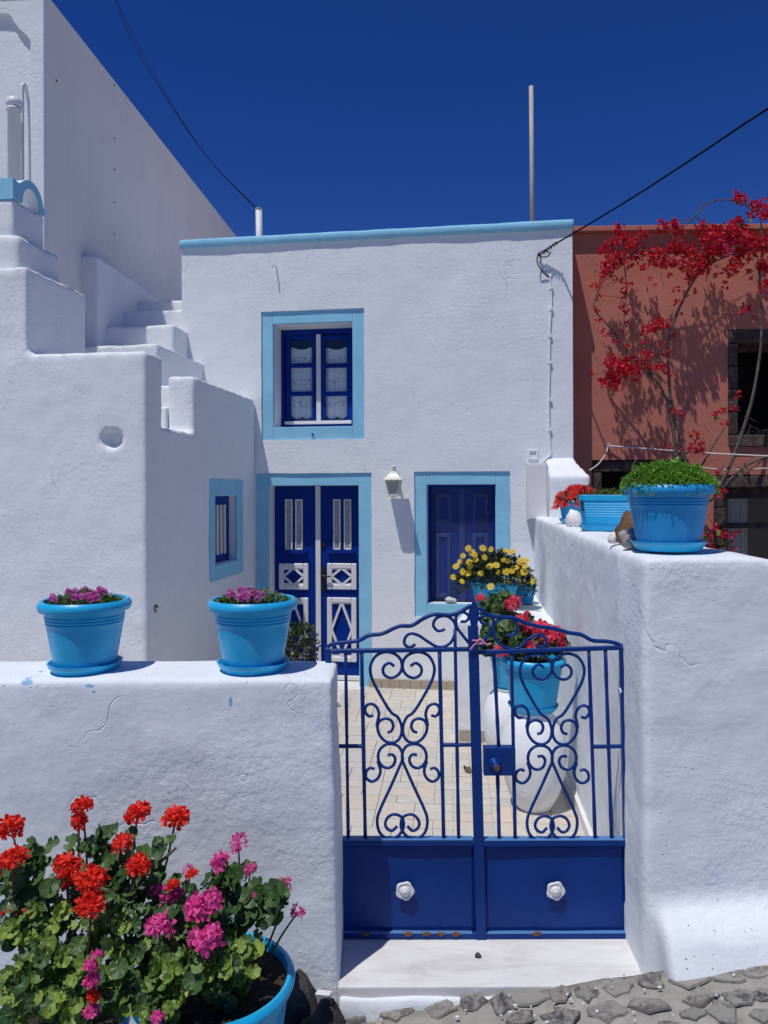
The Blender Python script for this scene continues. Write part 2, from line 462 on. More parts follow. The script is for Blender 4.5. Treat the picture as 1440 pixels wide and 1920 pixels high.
M['olive'] = leafmat('succulent_leaf', (.03, .05, .012), (.085, .11, .03), .1, .35)
M['moss'] = leafmat('small_green', (.06, .12, .02), (.17, .26, .05), .2)
M['daisyleaf'] = leafmat('daisy_leaf', (.015, .035, .012), (.05, .085, .03), .15)
M['petal_red'] = leafmat('scarlet_petal', (.78, .012, .006), (.90, .045, .014), .22, .6)
M['petal_pink'] = leafmat('magenta_petal', (.72, .035, .26), (.86, .14, .46), .25, .6)
M['petal_rose'] = leafmat('rose_petal', (.82, .04, .10), (.90, .14, .22), .25, .6)
M['petal_purple'] = leafmat('purple_petal', (.74, .09, .48), (.88, .36, .72), .25, .6)
M['petal_yellow'] = leafmat('yellow_petal', (.72, .50, .02), (.80, .62, .08), .25, .6)
M['petal_ice'] = leafmat('crimson_petal', (.62, .012, .008), (.74, .035, .02), .2, .6)
M['daisy_eye'] = NM('daisy_eye').done((.62, .34, .015), .8)
M['bract'] = leafmat('bougainvillea_bract', (.44, .004, .022), (.72, .014, .05), .38, .6)
M['bract_pink'] = leafmat('bougainvillea_pink_bract', (.72, .02, .20), (.80, .06, .26), .38, .6)
M['stem'] = NM('green_stem').done((.075, .075, .03), .7)
M['stem_red'] = NM('reddish_stem').done((.09, .035, .025), .7)
M['bark'] = (lambda m: m.done(m.ramp(m.noise(30, 6, .7), [(.3, (.045, .035, .028)), (.7, (.17, .14, .115))]), .9, m.bump(m.noise(40, 5), .01)))(NM('grey_bark'))
M['string'] = NM('pink_string').done((.55, .22, .36), .9)
M['rope'] = NM('white_rope').done((.62, .58, .55), .9)
M['rust'] = (lambda m: m.done(m.ramp(m.noise(50, 5, .7), [(.3, (.05, .025, .012)), (.6, (.20, .10, .05)), (.75, (.42, .33, .25))]), .9))(NM('rust'))
M['paper'] = NM('white_paper').done((.72, .72, .70), .8)
M['dryleaf'] = NM('dry_leaf').done((.12, .10, .07), .9)
M['bluedab'] = NM('pale_blue_paint_dab').done((.14, .42, .62), .7)
M['chip'] = NM('worn_blue_edge').done((.07, .20, .46), .5)

# ------------------------------------------------------------------ ground, street, terrace floor
def zs(x, y=2.5):                        # the lane climbs to the right
    return -0.105 + 0.172 * (x + 0.2)

def street_sheet():
    V, Fc = [], []
    xs = [-14, -8, -5, -3] + [-2 + .05 * i for i in range(81)] + [3, 5, 8, 14]
    ys = [-14, -9, -5, -2, 0] + [1.0 + .05 * i for i in range(37)]; YK = 2.662
    for y in ys:
        for x in xs:
            e = 0.0 if not (-2 <= x <= 2) else .010 * noise.noise(Vector((x * 5, y * 5, 0))) + .004 * noise.noise(Vector((x * 17, y * 17, 3)))
            V.append(Vector((x, y if (x > 1.02 or x < -.25) else min(y, YK), zs(max(-4, min(4, x))) + e - (.25 if y > YK + .02 and -.25 <= x <= 1.02 else 0))))
    n = len(xs)
    for j in range(len(ys) - 1):
        for i in range(n - 1): Fc.append((j * n + i, j * n + i + 1, (j + 1) * n + i + 1, (j + 1) * n + i))
    return V, Fc
gr = obj('ground', ([Vector((-600, -600, -1.2)), Vector((600, -600, -1.2)), Vector((600, 600, -1.2)), Vector((-600, 600, -1.2))], [(0, 1, 2, 3)]), M['ground'])
tag(gr, kind='structure')
street = obj('street', street_sheet(), M['mortar'], smooth=True); tag(street, kind='structure')

def vstone(rx, ry, h, seed, n=11, sharp=.34):
    r = random.Random(seed); V = [Vector((0, 0, h))]; Fc = []
    ring = []
    for k in range(n):
        a = 2 * math.pi * k / n + r.uniform(-.15, .15); q = 1 + r.uniform(-sharp, sharp * .5)
        ring.append((math.cos(a) * rx * q, math.sin(a) * ry * q))
    for s, z in ((.62, h * r.uniform(.9, 1.0)), (.90, h * .72), (1.0, -h)):
        for (x, y) in ring: V.append(Vector((x * s, y * s, z + r.uniform(-.14, .14) * h * (z > 0))))
    for k in range(n):
        j = (k + 1) % n
        Fc.append((0, 1 + k, 1 + j))
        for q in (0, 1): Fc.append((1 + q * n + k, 1 + (q + 1) * n + k, 1 + (q + 1) * n + j, 1 + q * n + j))
    return V, Fc

cob_mesh = [fixn(mesh('cobble', vstone(1, .8, .30, 40 + i))) for i in range(9)]
placed = []
def cobble(x, y, sx, sy, mat, rz=None, lift=.0):
    me = rnd.choice(cob_mesh).copy(); me.materials.append(M[mat])
    o = link('cobblestone', me, None, street, smooth=False)
    o.location = (x, y, zs(x) + .006 + lift); o.scale = (sx, sy, (sx + sy) * .10)
    o.rotation_euler = (rnd.uniform(-.05, .05), -.17 + rnd.uniform(-.05, .05), rnd.uniform(0, 6.28) if rz is None else rz)
    placed.append((x, y, max(sx, sy)))
# the row of stones laid along the foot of the threshold and the right wall (lower part of the photograph)
for px, py, w, h, mt in ((668, 1905, 26, 16, 'cobble'), (745, 1900, 30, 17, 'cobble'), (826, 1893, 32, 18, 'cobble'), (888, 1880, 24, 22, 'cobble_dark'),
                         (940, 1882, 22, 24, 'cobble_dark'), (994, 1874, 34, 19, 'cobble'), (1052, 1866, 20, 20, 'cobble_red'), (1101, 1862, 20, 19, 'cobble_dark'),
                         (1162, 1853, 28, 17, 'cobble'), (1220, 1842, 22, 17, 'cobble'), (1296, 1838, 38, 18, 'cobble'), (1366, 1832, 32, 16, 'cobble'), (1428, 1822, 30, 16, 'cobble'),
                         (1052, 1912, 36, 18, 'cobble_dark'), (1140, 1898, 34, 19, 'cobble'), (1216, 1886, 36, 17, 'cobble'), (1312, 1872, 36, 17, 'cobble'), (1392, 1872, 30, 19, 'cobble_dark'),
                         (1300, 1903, 22, 11, 'cobble_dark'), (1355, 1900, 28, 22, 'cobble_dark'), (1432, 1905, 24, 14, 'cobble_dark'), (1430, 1868, 20, 14, 'cobble_dark'), (975, 1912, 26, 14, 'cobble')):
    p = PZ(px, py, 0.0)
    for _ in range(3): p = PZ(px, py, zs(p.x))
    k = p.y / FPX
    cobble(p.x, p.y, w * k * 1.12, h * k * 1.95, mt, rnd.uniform(-.25, .25))
tries = 0
while len(placed) < 150 and tries < 15000:
    tries += 1
    x, y = rnd.uniform(-1.3, 1.9), rnd.uniform(1.55, 2.62)
    s = rnd.uniform(.024, .060) * (1 if tries < 5000 else .6)
    if any((x - a) ** 2 + (y - b) ** 2 < (s * .9 + c * .85) ** 2 for a, b, c in placed): continue
    cobble(x, y, s, s * rnd.uniform(.7, 1.0), rnd.choice(['cobble', 'cobble', 'cobble_dark', 'cobble_dark', 'cobble_red']))

chips = []
for _ in range(70):
    x, y = rnd.uniform(-.6, 1.5), 2.64 - abs(rnd.gauss(0, .16)); v_, f_ = vstone(rnd.uniform(.003, .009), rnd.uniform(.002, .006), .0025, rnd.random(), 5)
    chips.append(([p + Vector((x, y, zs(x) + .016)) for p in v_], f_))
ch = obj('whitewash_chips', cat(*chips), M['paper'], street); ch['kind'] = 'stuff'

floor = obj('courtyard_floor', ([Vector(p) for p in ((-3.2, 3.0, 0), (1.6, 3.0, 0), (1.9, 7.6, 0), (-3.2, 7.6, 0))], [(0, 1, 2, 3)]), M['grout'])
tag(floor, kind='structure')
CELL = .105; tile_me = {}
def tile_mesh(a, b):
    if (a, b) not in tile_me:
        w, d = a * CELL - .004, b * CELL - .004
        bm = bmesh.new(); me = bpy.data.meshes.new('tile')
        v, f = vbox(0, w, 0, d, 0, .006); bv = [bm.verts.new(p) for p in v]
        for q in f: bm.faces.new([bv[i] for i in q])
        bm.to_mesh(me); bm.free(); me.materials.append(M['tile']); tile_me[(a, b)] = me
    return tile_me[(a, b)]
used = set(); NX, NY = 17, 30
for j in range(NY):
    for i in range(NX):
        if (i, j) in used: continue
        opts = [(1, 1)]
        if i + 1 < NX and (i + 1, j) not in used: opts += [(2, 1)] * 3
        if j + 1 < NY: opts += [(1, 2)] * 1
        if i + 1 < NX and j + 1 < NY and (i + 1, j) not in used: opts += [(2, 2)] * 1
        a, b = rnd.choice(opts)
        for p in range(a):
            for q in range(b): used.add((i + p, j + q))
        u0, v0 = i * CELL - .62, j * CELL + 3.66
        ca, sa = math.cos(R(5)), math.sin(R(5))
        o = link('tile', tile_mesh(a, b), None, floor)
        o.location = (u0 * ca + (v0 - 3.66) * sa, v0 * ca - u0 * sa + (3.66 - 3.66 * ca), .0015 + rnd.uniform(0, .0012)); o.rotation_euler = (0, 0, -R(5))

slab = obj('threshold_slab', vprism([(-.168, 2.69), (1.06, 2.69), (1.06, 3.12), (-.168, 3.12)], lambda x, y: (x, y, -.05), lambda x, y: (x, y, .012)), M['marble'], bevel=.006)
tag(slab, 'pale marble threshold slab under the blue gate', 'slab')
organic('threshold_step', [vbox(-.165, .74, 2.668, 2.95, -.4, -.02)], .02, M['white_near'], amp=.01, scale=7, it=4)
tag(bpy.data.objects['threshold_step'], 'whitewashed riser under the marble threshold slab', 'step')

# ------------------------------------------------------------------ white house
house = thing('white_house', 'white two-storey house with pale blue frames and flat roof edge', 'house', frame=F)
uL = F.hit(341, 600)[0]; uR = F.hit(1074, 650)[0]
zT = F.hit(700, 446)[1]
def outer(r): return F.rect(*r, 0.0)
R_UP, R_DR, R_WN = (490, 581, 683, 824), (480, 887, 697, 1283), (777, 884, 957, 1158)
holes = [outer(R_UP), outer(R_DR), outer(R_WN)]
hd = list(holes[1]); hd[2] = -.02; holes[1] = tuple(hd)

def vfacade(u0, u1, z0, z1, holes, depth, step=.07, amp=.0035, sc=2.2, amp2=.0015):
    us = {round(u0 + (u1 - u0) * i / max(1, int((u1 - u0) / step)), 4) for i in range(int((u1 - u0) / step) + 1)} | {u1}
    zz = {round(z0 + (z1 - z0) * i / max(1, int((z1 - z0) / step)), 4) for i in range(int((z1 - z0) / step) + 1)} | {z1}
    def clean(vals, keys):
        vals = [q for q in vals if all(abs(q - k) > step * .3 for k in keys)] + list(keys)
        return sorted(set(vals))
    us = clean(us, [u0, u1] + [q for h in holes for q in h[:2]]); zz = clean(zz, [z0, z1] + [q for h in holes for q in h[2:]])
    V, Fc, idx = [], [], {}
    def inh(u, z): return any(h[0] < u < h[1] and h[2] < z < h[3] for h in holes)
    def vert(i, j, back=0):
        k = (i, j, back)
        if k not in idx:
            u, z = us[i], zz[j]
            d = amp * noise.noise(Vector((u * sc, z * sc, 1.7))) + amp2 * noise.noise(Vector((u * 9, z * 9, 5)))
            ju = .004 * noise.noise(Vector((z * 5, u * 3, 9))) if any(abs(u - q) < 1e-6 for h in holes for q in h[:2]) else 0
            jz = .003 * noise.noise(Vector((u * 5, z * 3, 4))) if any(abs(z - q) < 1e-6 for h in holes for q in h[2:]) else 0
            idx[k] = len(V); V.append(Vector((u + ju, depth if back == 2 else d, z + jz)))
        return idx[k]
    for i in range(len(us) - 1):
        for j in range(len(zz) - 1):
            if inh((us[i] + us[i + 1]) / 2, (zz[j] + zz[j + 1]) / 2): continue
            Fc.append((vert(i, j), vert(i + 1, j), vert(i + 1, j + 1), vert(i, j + 1)))
            for (a, b, du, dz) in (((i, j), (i + 1, j), 0, -1), ((i + 1, j), (i + 1, j + 1), 1, 0), ((i + 1, j + 1), (i, j + 1), 0, 1), ((i, j + 1), (i, j), -1, 0)):
                ii, jj = i + du, j + dz
                outside = ii < 0 or jj < 0 or ii >= len(us) - 1 or jj >= len(zz) - 1
                if outside or inh((us[ii] + us[ii + 1]) / 2, (zz[jj] + zz[jj + 1]) / 2):
                    Fc.append((vert(*b, 1), vert(*a, 1), vert(*a, 2), vert(*b, 2)))
    return V, Fc
fw = obj('front_wall', vfacade(uL, uR, -.05, zT, holes, .30), M['white'], house, smooth=False)
fw.data.polygons.foreach_set('use_smooth', [abs(p.normal.y) > .9 for p in fw.data.polygons])
HB = 4.6
obj('side_wall', vbox(uL + .003, uL + .30, .302, HB, -.05, zT - .004), M['white'], house)
obj('side_wall', vbox(uR - .30, uR - .003, .302, HB, -.05, zT - .004), M['white'], house)
obj('back_wall', vbox(uL + .302, uR - .302, HB - .3, HB - .002, -.05, zT - .008), M['white'], house)
rf = obj('roof', vbox(uL + .302, uR - .302, .302, HB - .304, zT - .35, zT - .2), M['white_smooth'], house)
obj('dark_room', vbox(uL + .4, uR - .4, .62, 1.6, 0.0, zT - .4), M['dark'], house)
# roof edging: a pale blue band
cz0 = zT - .012; cz1 = F.hit(700, 434)[1] + .012
V_, F_ = vbox(uL - .02, uR + .015, -.035, .30, cz0, cz1)
cp = organic('roof_edging', [(V_, F_)], .022, M['trim'], house, amp=.004, scale=4, it=1)

def ring(o, i, v0, v1, open_bottom=False):     # rectangular ring between two rects in u,z
    parts = [vbox(o[0], i[0], v0, v1, o[2], o[3]), vbox(i[1], o[1], v0, v1, o[2], o[3]), vbox(i[0], i[1], v0, v1, i[3], o[3])]
    if not open_bottom: parts.append(vbox(i[0], i[1], v0, v1, o[2], i[2]))
    return parts

def opening(name, rect_o, rect_i, depth, bottom=None):
    o = list(outer(rect_o)); i = list(F.rect(*rect_i, .014))
    if bottom is not None: o[2] = bottom; i[2] = bottom
    grp = ring(o, i, .014, .05, bottom is not None)
    tr = obj('surround', cat(*grp), M['trim'], house, bevel=.003, seg=1)
    rv = ring((i[0] - .05, i[1] + .05, i[2] - .05, i[3] + .05), (i[0] + .003, i[1] - .003, i[2] + .003, i[3] - .003), .0505, depth + .08, bottom is not None)
    obj('reveal', cat(*rv), M['white_smooth'], house)
    return i

iu = opening('upper', R_UP, (512, 605, 661, 800), .27)
idr = opening('door', R_DR, (503, 910, 673, 1283), .215, 0.0)
iw = opening('wide', R_WN, (800, 908, 930, 1133), .17)

# --- upper window
def fr(x0, y0, x1, y1, v): return F.rect(x0, y0, x1, y1, v)
VW = .27
win = obj('window', cat(*ring((iu[0] + .002, iu[1] - .002, iu[2] + .003, iu[3] - .002), fr(533, 627, 655, 790, VW), VW, VW + .06)), M['navy'], house)
for (a, b) in ((536, 592), (602, 657)):
    g = 8
    outr = fr(a, 628, b, 789, VW + .006); pu = fr(a + g, 637, b - g + 1, 786, VW + .006)
    sash = obj('sash', cat(*ring(outr, pu, VW + .006, VW + .046)), M['navy'], win, bevel=.003, seg=1)
    for yb in (681, 734):
        q = fr(a + g, yb, b - g + 1, yb + 8, VW + .010)
        obj('glazing_bar', vbox(pu[0], pu[1], VW + .010, VW + .04, q[2], q[3]), M['navy'], win)
    pz = [pu[3], fr(a, 681, b, 690, VW)[3], fr(a, 681, b, 690, VW)[2], fr(a, 734, b, 742, VW)[3], fr(a, 734, b, 742, VW)[2], pu[2]]
    for k in range(3):
        obj('pane', vbox(pu[0], pu[1], VW + .026, VW + .029, pz[2 * k + 1], pz[2 * k]), M['glass'], win)
    # half curtain with a scalloped lower edge
    top = fr(a, 654, b, 700, VW + .06)[3]; bot = fr(a, 654, b, 785, VW + .06)[2]
    n = 40; Vc, Fcc = [], []
    for i in range(n + 1):
        t = i / n; u = pu[0] - .02 + (pu[1] - pu[0] + .04) * t
        sc = .03 * abs(math.sin(t * math.pi * 2)) ; wv = .008 * math.sin(t * 22)
        rows = 12
        for j in range(rows + 1):
            z = top + .012 * math.cos(t * 6.3) - (top - bot - .03 + sc) * j / rows
            Vc.append(Vector((u, VW + .044 + wv * .5, z)))
    for i in range(n):
        for j in range(12):
            k = i * 13 + j; Fcc.append((k, k + 13, k + 14, k + 1))
    obj('lace_curtain', (Vc, Fcc), M['lace'], win, smooth=True)
q = fr(593, 627, 601, 789, VW - .012); obj('cover_strip', vbox(q[0], q[1], VW - .012, VW + .004, q[2], q[3]), M['white_wood'], win)
q = fr(534, 789, 659, 795, VW - .02); obj('weather_bar', vbox(q[0], q[1], VW - .03, VW - .001, q[2], q[3]), M['white_wood'], win, bevel=.004)
h0 = F.hit(586, 814); obj('drip_pipe', vtube([(h0[0], .02, h0[1]), (h0[0], -.012, h0[1] - .002)], .009, 10), M['iron'], house)

# --- double door
VD = .215
def leaf(x0, x1, slots, pan, handle):
    r = fr(x0, 912, x1, 1262, VD)
    lf = obj('door_leaf', vbox(r[0], r[1], VD, VD + .045, .055, idr[3] - .004), M['navy'], house)
    for (a, b) in slots:
        o = fr(a, 936, b, 1031, VD); w = .013
        obj('slot_frame', cat(*ring(o, (o[0] + w, o[1] - w, o[2] + w, o[3] - w), VD - .014, VD - .001)), M['white_wood'], lf, bevel=.003, seg=1)
        obj('slot_pane', vbox(o[0] + w, o[1] - w, VD - .006, VD - .001, o[2] + w, o[3] - w), M['frost'], lf)
    o = fr(pan[0] + 1, 1032, pan[1] - 3, 1038, VD); obj('drip_ledge', vbox(o[0], o[1], VD - .04, VD - .001, o[2], o[3]), M['navy'], lf, bevel=.004)
    for (y0, y1) in ((1056, 1105), (1120, 1240)):
        o = fr(pan[0], y0, pan[1], y1, VD); w = .047
        i = (o[0] + w, o[1] - w, o[2] + w, o[3] - w)
        p = obj('panel_frame', cat(*ring(o, i, VD - .024, VD - .001)), M['white_wood'], lf, bevel=.006, seg=1)
        uc, zc = (i[0] + i[1]) / 2, (i[2] + i[3]) / 2; v = VD - .012
        pts = [(uc, v, i[3] + .004), (i[1] + .004, v, zc), (uc, v, i[2] - .004), (i[0] - .004, v, zc)]
        obj('diamond_moulding', cat(*[vbar(pts[k], pts[(k + 1) % 4], .021, .018) for k in range(4)]), M['white_wood'], lf)
        for (a, b, w_) in (((i[0], v + .002, i[2] + .006), (i[1], v + .002, i[2] + .006), .014), ((i[0], v + .002, i[3] - .006), (i[1], v + .002, i[3] - .006), .014)):
            obj('panel_bead', vbar(a, b, w_, .012), M['white_wood'], lf)
    if handle:
        q = fr(601, 1063, 610, 1109, VD)
        obj('handle_plate', vprism([(q[0], q[2] + .03), (q[0] + .012, q[2]), (q[1] - .012, q[2]), (q[1], q[2] + .03), (q[1], q[3] - .03), (q[1] - .012, q[3]), (q[0] + .012, q[3]), (q[0], q[3] - .03)],
                                   lambda u, z: (u, VD - .012, z), lambda u, z: (u, VD - .001, z)), M['iron'], lf)
        c = F.hit(605, 1079, VD); e = F.hit(622, 1080, VD)
        obj('handle_lever', vtube(smoothpath([(c[0], VD - .002, c[1]), (c[0], VD - .05, c[1]), (c[0] + .02, VD - .055, c[1]), (e[0], VD - .052, e[1])], 4), .008, 8), M['iron'], lf, smooth=True)
        k = F.hit(606, 1021, VD)
        V2, F2 = vlathe([(.004, 0), (.017, .002), (.021, .008), (.021, .014)], 18)
        obj('lock_rose', ([Vector((k[0] + p.x, VD - p.z, k[1] + p.y)) for p in V2], F2), M['iron'], lf)
    return lf
dr0 = leaf(508, 592, ((535, 549), (554, 568)), (524, 579), False)
dr1 = leaf(601, 674, ((625, 639), (645, 659)), (614, 669), True)
q = fr(592, 912, 601, 1262, VD - .018); obj('cover_strip', vbox(q[0], q[1], VD - .02, VD + .02, .05, idr[3] - .006), M['white_wood'], house)
obj('door_bottom_rail', vbox(idr[0] + .01, idr[1] - .01, VD - .03, VD + .04, .012, .052), M['white_wood'], house, bevel=.006)
obj('door_step', vbox(idr[0] - .02, idr[1] + .05, -.10, VD - .031, -.02, .010), M['marble'], house, bevel=.01)

# --- wide window with closed shutters behind a pane
VS = .17
q = fr(800, 908, 930, 1133, VS)
sh = obj('shutter_window', cat(*ring((iw[0] + .002, iw[1] - .002, iw[2] + .003, iw[3] - .002), fr(808, 914, 924, 1128, VS), VS - .05, VS + .03)), M['navy'], house)
for (a, b, p0, p1) in ((809, 861, 817, 846), (872, 923, 886, 916)):
    o = fr(a, 915, b, 1127, VS); lf = obj('shutter_leaf', vbox(o[0], o[1], VS, VS + .035, o[2], o[3]), M['navy'], sh)
    for (y0, y1) in ((925, 980), (1000, 1120)):
        o = fr(p0, y0, p1, y1, VS); w = .035
        obj('shutter_panel', cat(*ring(o, (o[0] + w, o[1] - w, o[2] + w, o[3] - w), VS - .016, VS - .001)), M['navy_light'], sh, bevel=.004, seg=1)
o = fr(861, 915, 872, 1127, VS); obj('cover_strip', vbox(o[0], o[1], VS - .02, VS + .03, o[2], o[3]), M['navy_light'], sh)

o = fr(808, 914, 924, 1128, VS - .03); obj('insect_screen', vbox(o[0], o[1], VS - .034, VS - .031, o[2], o[3]), M['screen'], sh)

# --- skirting tiles, cable clips, anchors and the sealed hatch
s0, s1 = F.hit(692, 1285)[0], F.hit(852, 1288)[0]
zsk = .085; u = s0
while u < s1 - .02:
    w = rnd.choice((.07, .09, .12, .14)); w = min(w, s1 - u)
    obj('skirting_tile', vbox(u, u + w - .004, -.016, -.004, .002, zsk), M['skirt'], house); u += w
cpts = [F.hit(x, y) for x, y in ((1031, 515), (1034, 560), (1031, 620), (1030, 700), (1029, 770), (1031, 830), (1033, 850), (1026, 858), (1018, 866))]
cb = obj('conduit', vtube(smoothpath([(a, -.010, b) for a, b in cpts], 5), .008, 8), M['white_smooth'], house, smooth=True)
for y in (540, 580, 630, 680, 750, 806):
    a = F.hit(1031 + (y < 600) * 2, y); obj('cable_clip', vbox(a[0] - .014, a[0] + .014, -.022, -.001, a[1] - .012, a[1] + .012), M['white_smooth'], cb)
q = F.rect(990, 843, 1009, 862)
obj('sealed_hatch', cat(*ring(q, (q[0] + .018, q[1] - .018, q[2] + .018, q[3] - .018), -.014, .002)), M['white_smooth'], house, bevel=.005)
a = F.hit(518, 500)
obj('wall_hook', vtube(smoothpath([(a[0], .01, a[1]), (a[0] - .01, -.05, a[1] + .01), (a[0] - .015, -.075, a[1] - .005), (a[0] - .012, -.07, a[1] - .03)], 5), .006, 8), M['white_smooth'], house, smooth=True)

# --- wall lantern
a = F.hit(738, 900, -.14)
lw = F.world(a[0], -.14, a[1])
LP = thing('wall_lantern', 'cream metal lantern with frosted glass on the white wall beside the door', 'lamp', loc=(lw.x, lw.y, lw.z), rotz=-F.a)
def sq(prof): return vlathe([(r * 1.414, z) for r, z in prof], 4)
def rot45(vf): m = Matrix.Rotation(R(45), 3, 'Z'); return [m @ p for p in vf[0]], vf[1]
obj('lantern_roof', rot45(sq([(.026, .075), (.035, .055), (.056, .028), (.080, .006), (.082, .0)])), M['lamp'], LP)
obj('lantern_glass', rot45(sq([(.060, -.004), (.036, -.122)])), M['lampglass'], LP)
for sx in (-1, 1):
    for sy in (-1, 1):
        obj('lantern_rib', vbar((sx * .063, sy * .063, 0), (sx * .038, sy * .038, -.124), .009, .009), M['lamp'], LP)
obj('lantern_base', rot45(sq([(.042, -.122), (.042, -.132), (.02, -.146), (.006, -.150)])), M['lamp'], LP)
obj('bottom_knob', vlathe([(.002, -.168), (.007, -.160), (.007, -.153), (.004, -.149)], 12), M['lamp'], LP, smooth=True)
obj('finial', vlathe([(.010, .074), (.006, .088), (.006, .098), (.014, .106), (.016, .116), (.012, .126), (.002, .130)], 16), M['lamp'], LP, smooth=True)
obj('bracket_arm', vtube(smoothpath([(.0, .02, .085), (.0, .05, .115), (.0, .09, .105), (0, .13, .06)], 5), .011, 10), M['lamp'], LP, smooth=True)
obj('wall_plate', vprism([(-.022, -.09), (.022, -.09), (.03, -.05), (.03, .06), (.018, .09), (-.018, .09), (-.03, .06), (-.03, -.05)], lambda x, z: (x + .004, .122, z), lambda x, z: (x + .004, .142, z)), M['lamp'], LP, bevel=.004)

# --- meter cabinet by the corner and the sloped buttress
q = F.rect(988, 868, 1027, 975, -.16); u2 = q[1]
cabp = thing('meter_cabinet', 'white metal meter cabinet on the wall next to the sealed hatch', 'cabinet', frame=F)
obj('cabinet_body', vbox(q[0], u2, -.155, -.002, q[2], q[3]), M['white_wood'], cabp, bevel=.004)
obj('cabinet_door', vbox(q[0] + .012, u2 - .010, -.162, -.1555, q[2] + .012, q[3] - .012), M['white_wood'], cabp, bevel=.003)
b0 = F.hit(1030, 900, -.18)[0]; b1 = F.hit(1108, 920, -.28)[0]
zb = F.hit(1050, 857, .05)[1]; zf = F.hit(1075, 893, -.30)[1]
organic('corner_buttress', [vprism([(-.30, 1.2), (-.30, zf), (.02, zb), (.30, zb), (.30, 1.2)], lambda v, z: F.world(b0 - (.0 if v < 0 else .02), v, z), lambda v, z: F.world(b1 - (.0 if v < 0 else .12), v, z))], .018, M['white'], amp=.006, scale=5, it=4)
tag(bpy.data.objects['corner_buttress'], 'white plastered block with sloping top at the house corner', 'buttress')

# --- roof pole, vent pipe
pz = F.hit(998, 162, .5)[1]; pu_ = F.hit(998, 300, .5)[0]; w0 = F.world(pu_, .5, zT - .2); w1 = F.world(pu_ - .008, .5, pz)
o = obj('roof_pole', vtube([w0, (w0 + w1) / 2, w1], .021, 12), M['pipe'], smooth=True); tag(o, 'tall thin grey pole standing on the white roof', 'pole')
pu_ = F.hit(487, 420, .6)[0]; pz = F.hit(486, 393, .6)[1]
o = thing('vent_pipe', 'short white vent pipe on the white roof', 'pipe', world=True, loc=F.world(pu_, .6, zT - .2))
obj('pipe', vtube([F.world(pu_, .6, zT - .2), F.world(pu_ - .01, .6, pz)], .032, 14), M['white_wood'], o, smooth=True)
obj('pipe_cap', vtube([F.world(pu_ - .01, .6, pz), F.world(pu_ - .01, .6, pz + .012)], .036, 14), M['pipe'], o)

# ------------------------------------------------------------------ stair house on the left
us = F.hit(478, 950)[0]
vc = F.hitu(275, 900, us)[0]
def Fw(u, v, z): return F.world(u, v, z)
def fbox(u0, u1, v0, v1, z0, z1):
    V, Fc = vbox(u0, u1, v0, v1, z0, z1); return [F.world(*p) for p in V], Fc
z_low = F.hitu(272, 656, us)[1]; v1_, z1_ = F.hitu(301, 674, us); vN0, zN = F.hitu(301, 799, us); vN1, _ = F.hitu(365, 808, us); _, z2_ = F.hitu(368, 706, us)
u50 = F.hit(50, 560, vc)[0]; z_hi = F.hit(40, 500, vc)[1]
v163 = F.hitu(163, 600, u50)[0]
LH = thing('stair_house', 'low white house with stepped parapet and outside stair on the left', 'house', world=True, loc=tuple(F.world(us, vc, 0)))
# opening for the small side window
wv0, wz0 = F.hitu(394, 992, us); wv1, wz1 = F.hitu(454, 992, us)
SW = (F.hitu(394, 990, us)[0], F.hitu(453, 990, us)[0], F.hitu(424, 1078, us)[1], F.hitu(424, 904, us)[1])
UL0 = us - 4.2
solids = [fbox(UL0, us, vc, SW[0], -.1, zN), fbox(UL0, us, SW[1], -.001, -.1, zN), fbox(UL0, us - .32, SW[0] - .1, SW[1] + .1, -.1, zN),
          fbox(us - .4, us, SW[0] - .1, SW[1] + .1, -.1, SW[2]), fbox(us - .4, us, SW[0] - .1, SW[1] + .1, SW[3], zN),
          fbox(UL0, us, vc, vc + .22, 1.0, z_low), fbox(us - .22, us, vc, v1_, 1.0, z_low - .015), fbox(us - .2, us, vN1, -.001, zN - .2, z2_),
          fbox(UL0, u50, vc, v163, 1.0, z_hi)]
organic('wall', solids, .022, M['white'], LH, amp=.008, scale=2.2, it=1, amp2=.003, scale2=9)
# round weep hole in the front
a = F.hit(209, 823, vc)
hb = [F.world(a[0] + .062 * math.cos(t) * (1), vc, a[1] + .052 * math.sin(t)) for t in [2 * math.pi * k / 20 for k in range(20)]]
def vcup(c, rad, depth, n=20):
    V, Fc = [], []
    for s, d in ((1.15, -.012), (1.0, -.006), (.86, .0), (.74, .02), (.6, .03), (.02, .034)):
        for k in range(n):
            t = 2 * math.pi * k / n; V.append(F.world(c[0] + rad * s * math.cos(t), vc - .004 + (d * depth / .03 if d > 0 else d), c[1] + rad * .85 * s * math.sin(t)))
    for q in range(5):
        for k in range(n): j = (k + 1) % n; Fc.append((q * n + k, q * n + j, (q + 1) * n + j, (q + 1) * n + k))
    return V, Fc
# cut the hole by pushing the wall in
me = bpy.data.objects['wall'].data
cw = F.world(a[0], vc, a[1])
Lw = LH.matrix_basis.inverted()
for v in me.vertices:
    d = (v.co - cw); lu = d.x * F.u.x + d.y * F.u.y; lv = d.x * F.w.x + d.y * F.w.y
    if abs(lv) < .06:
        r = math.hypot(lu / .072, d.z / .064)
        if r < 1.0:
            k = min(1, (1 - r) * 3.2) * .075; v.co.x += F.w.x * k; v.co.y += F.w.y * k
me.update()
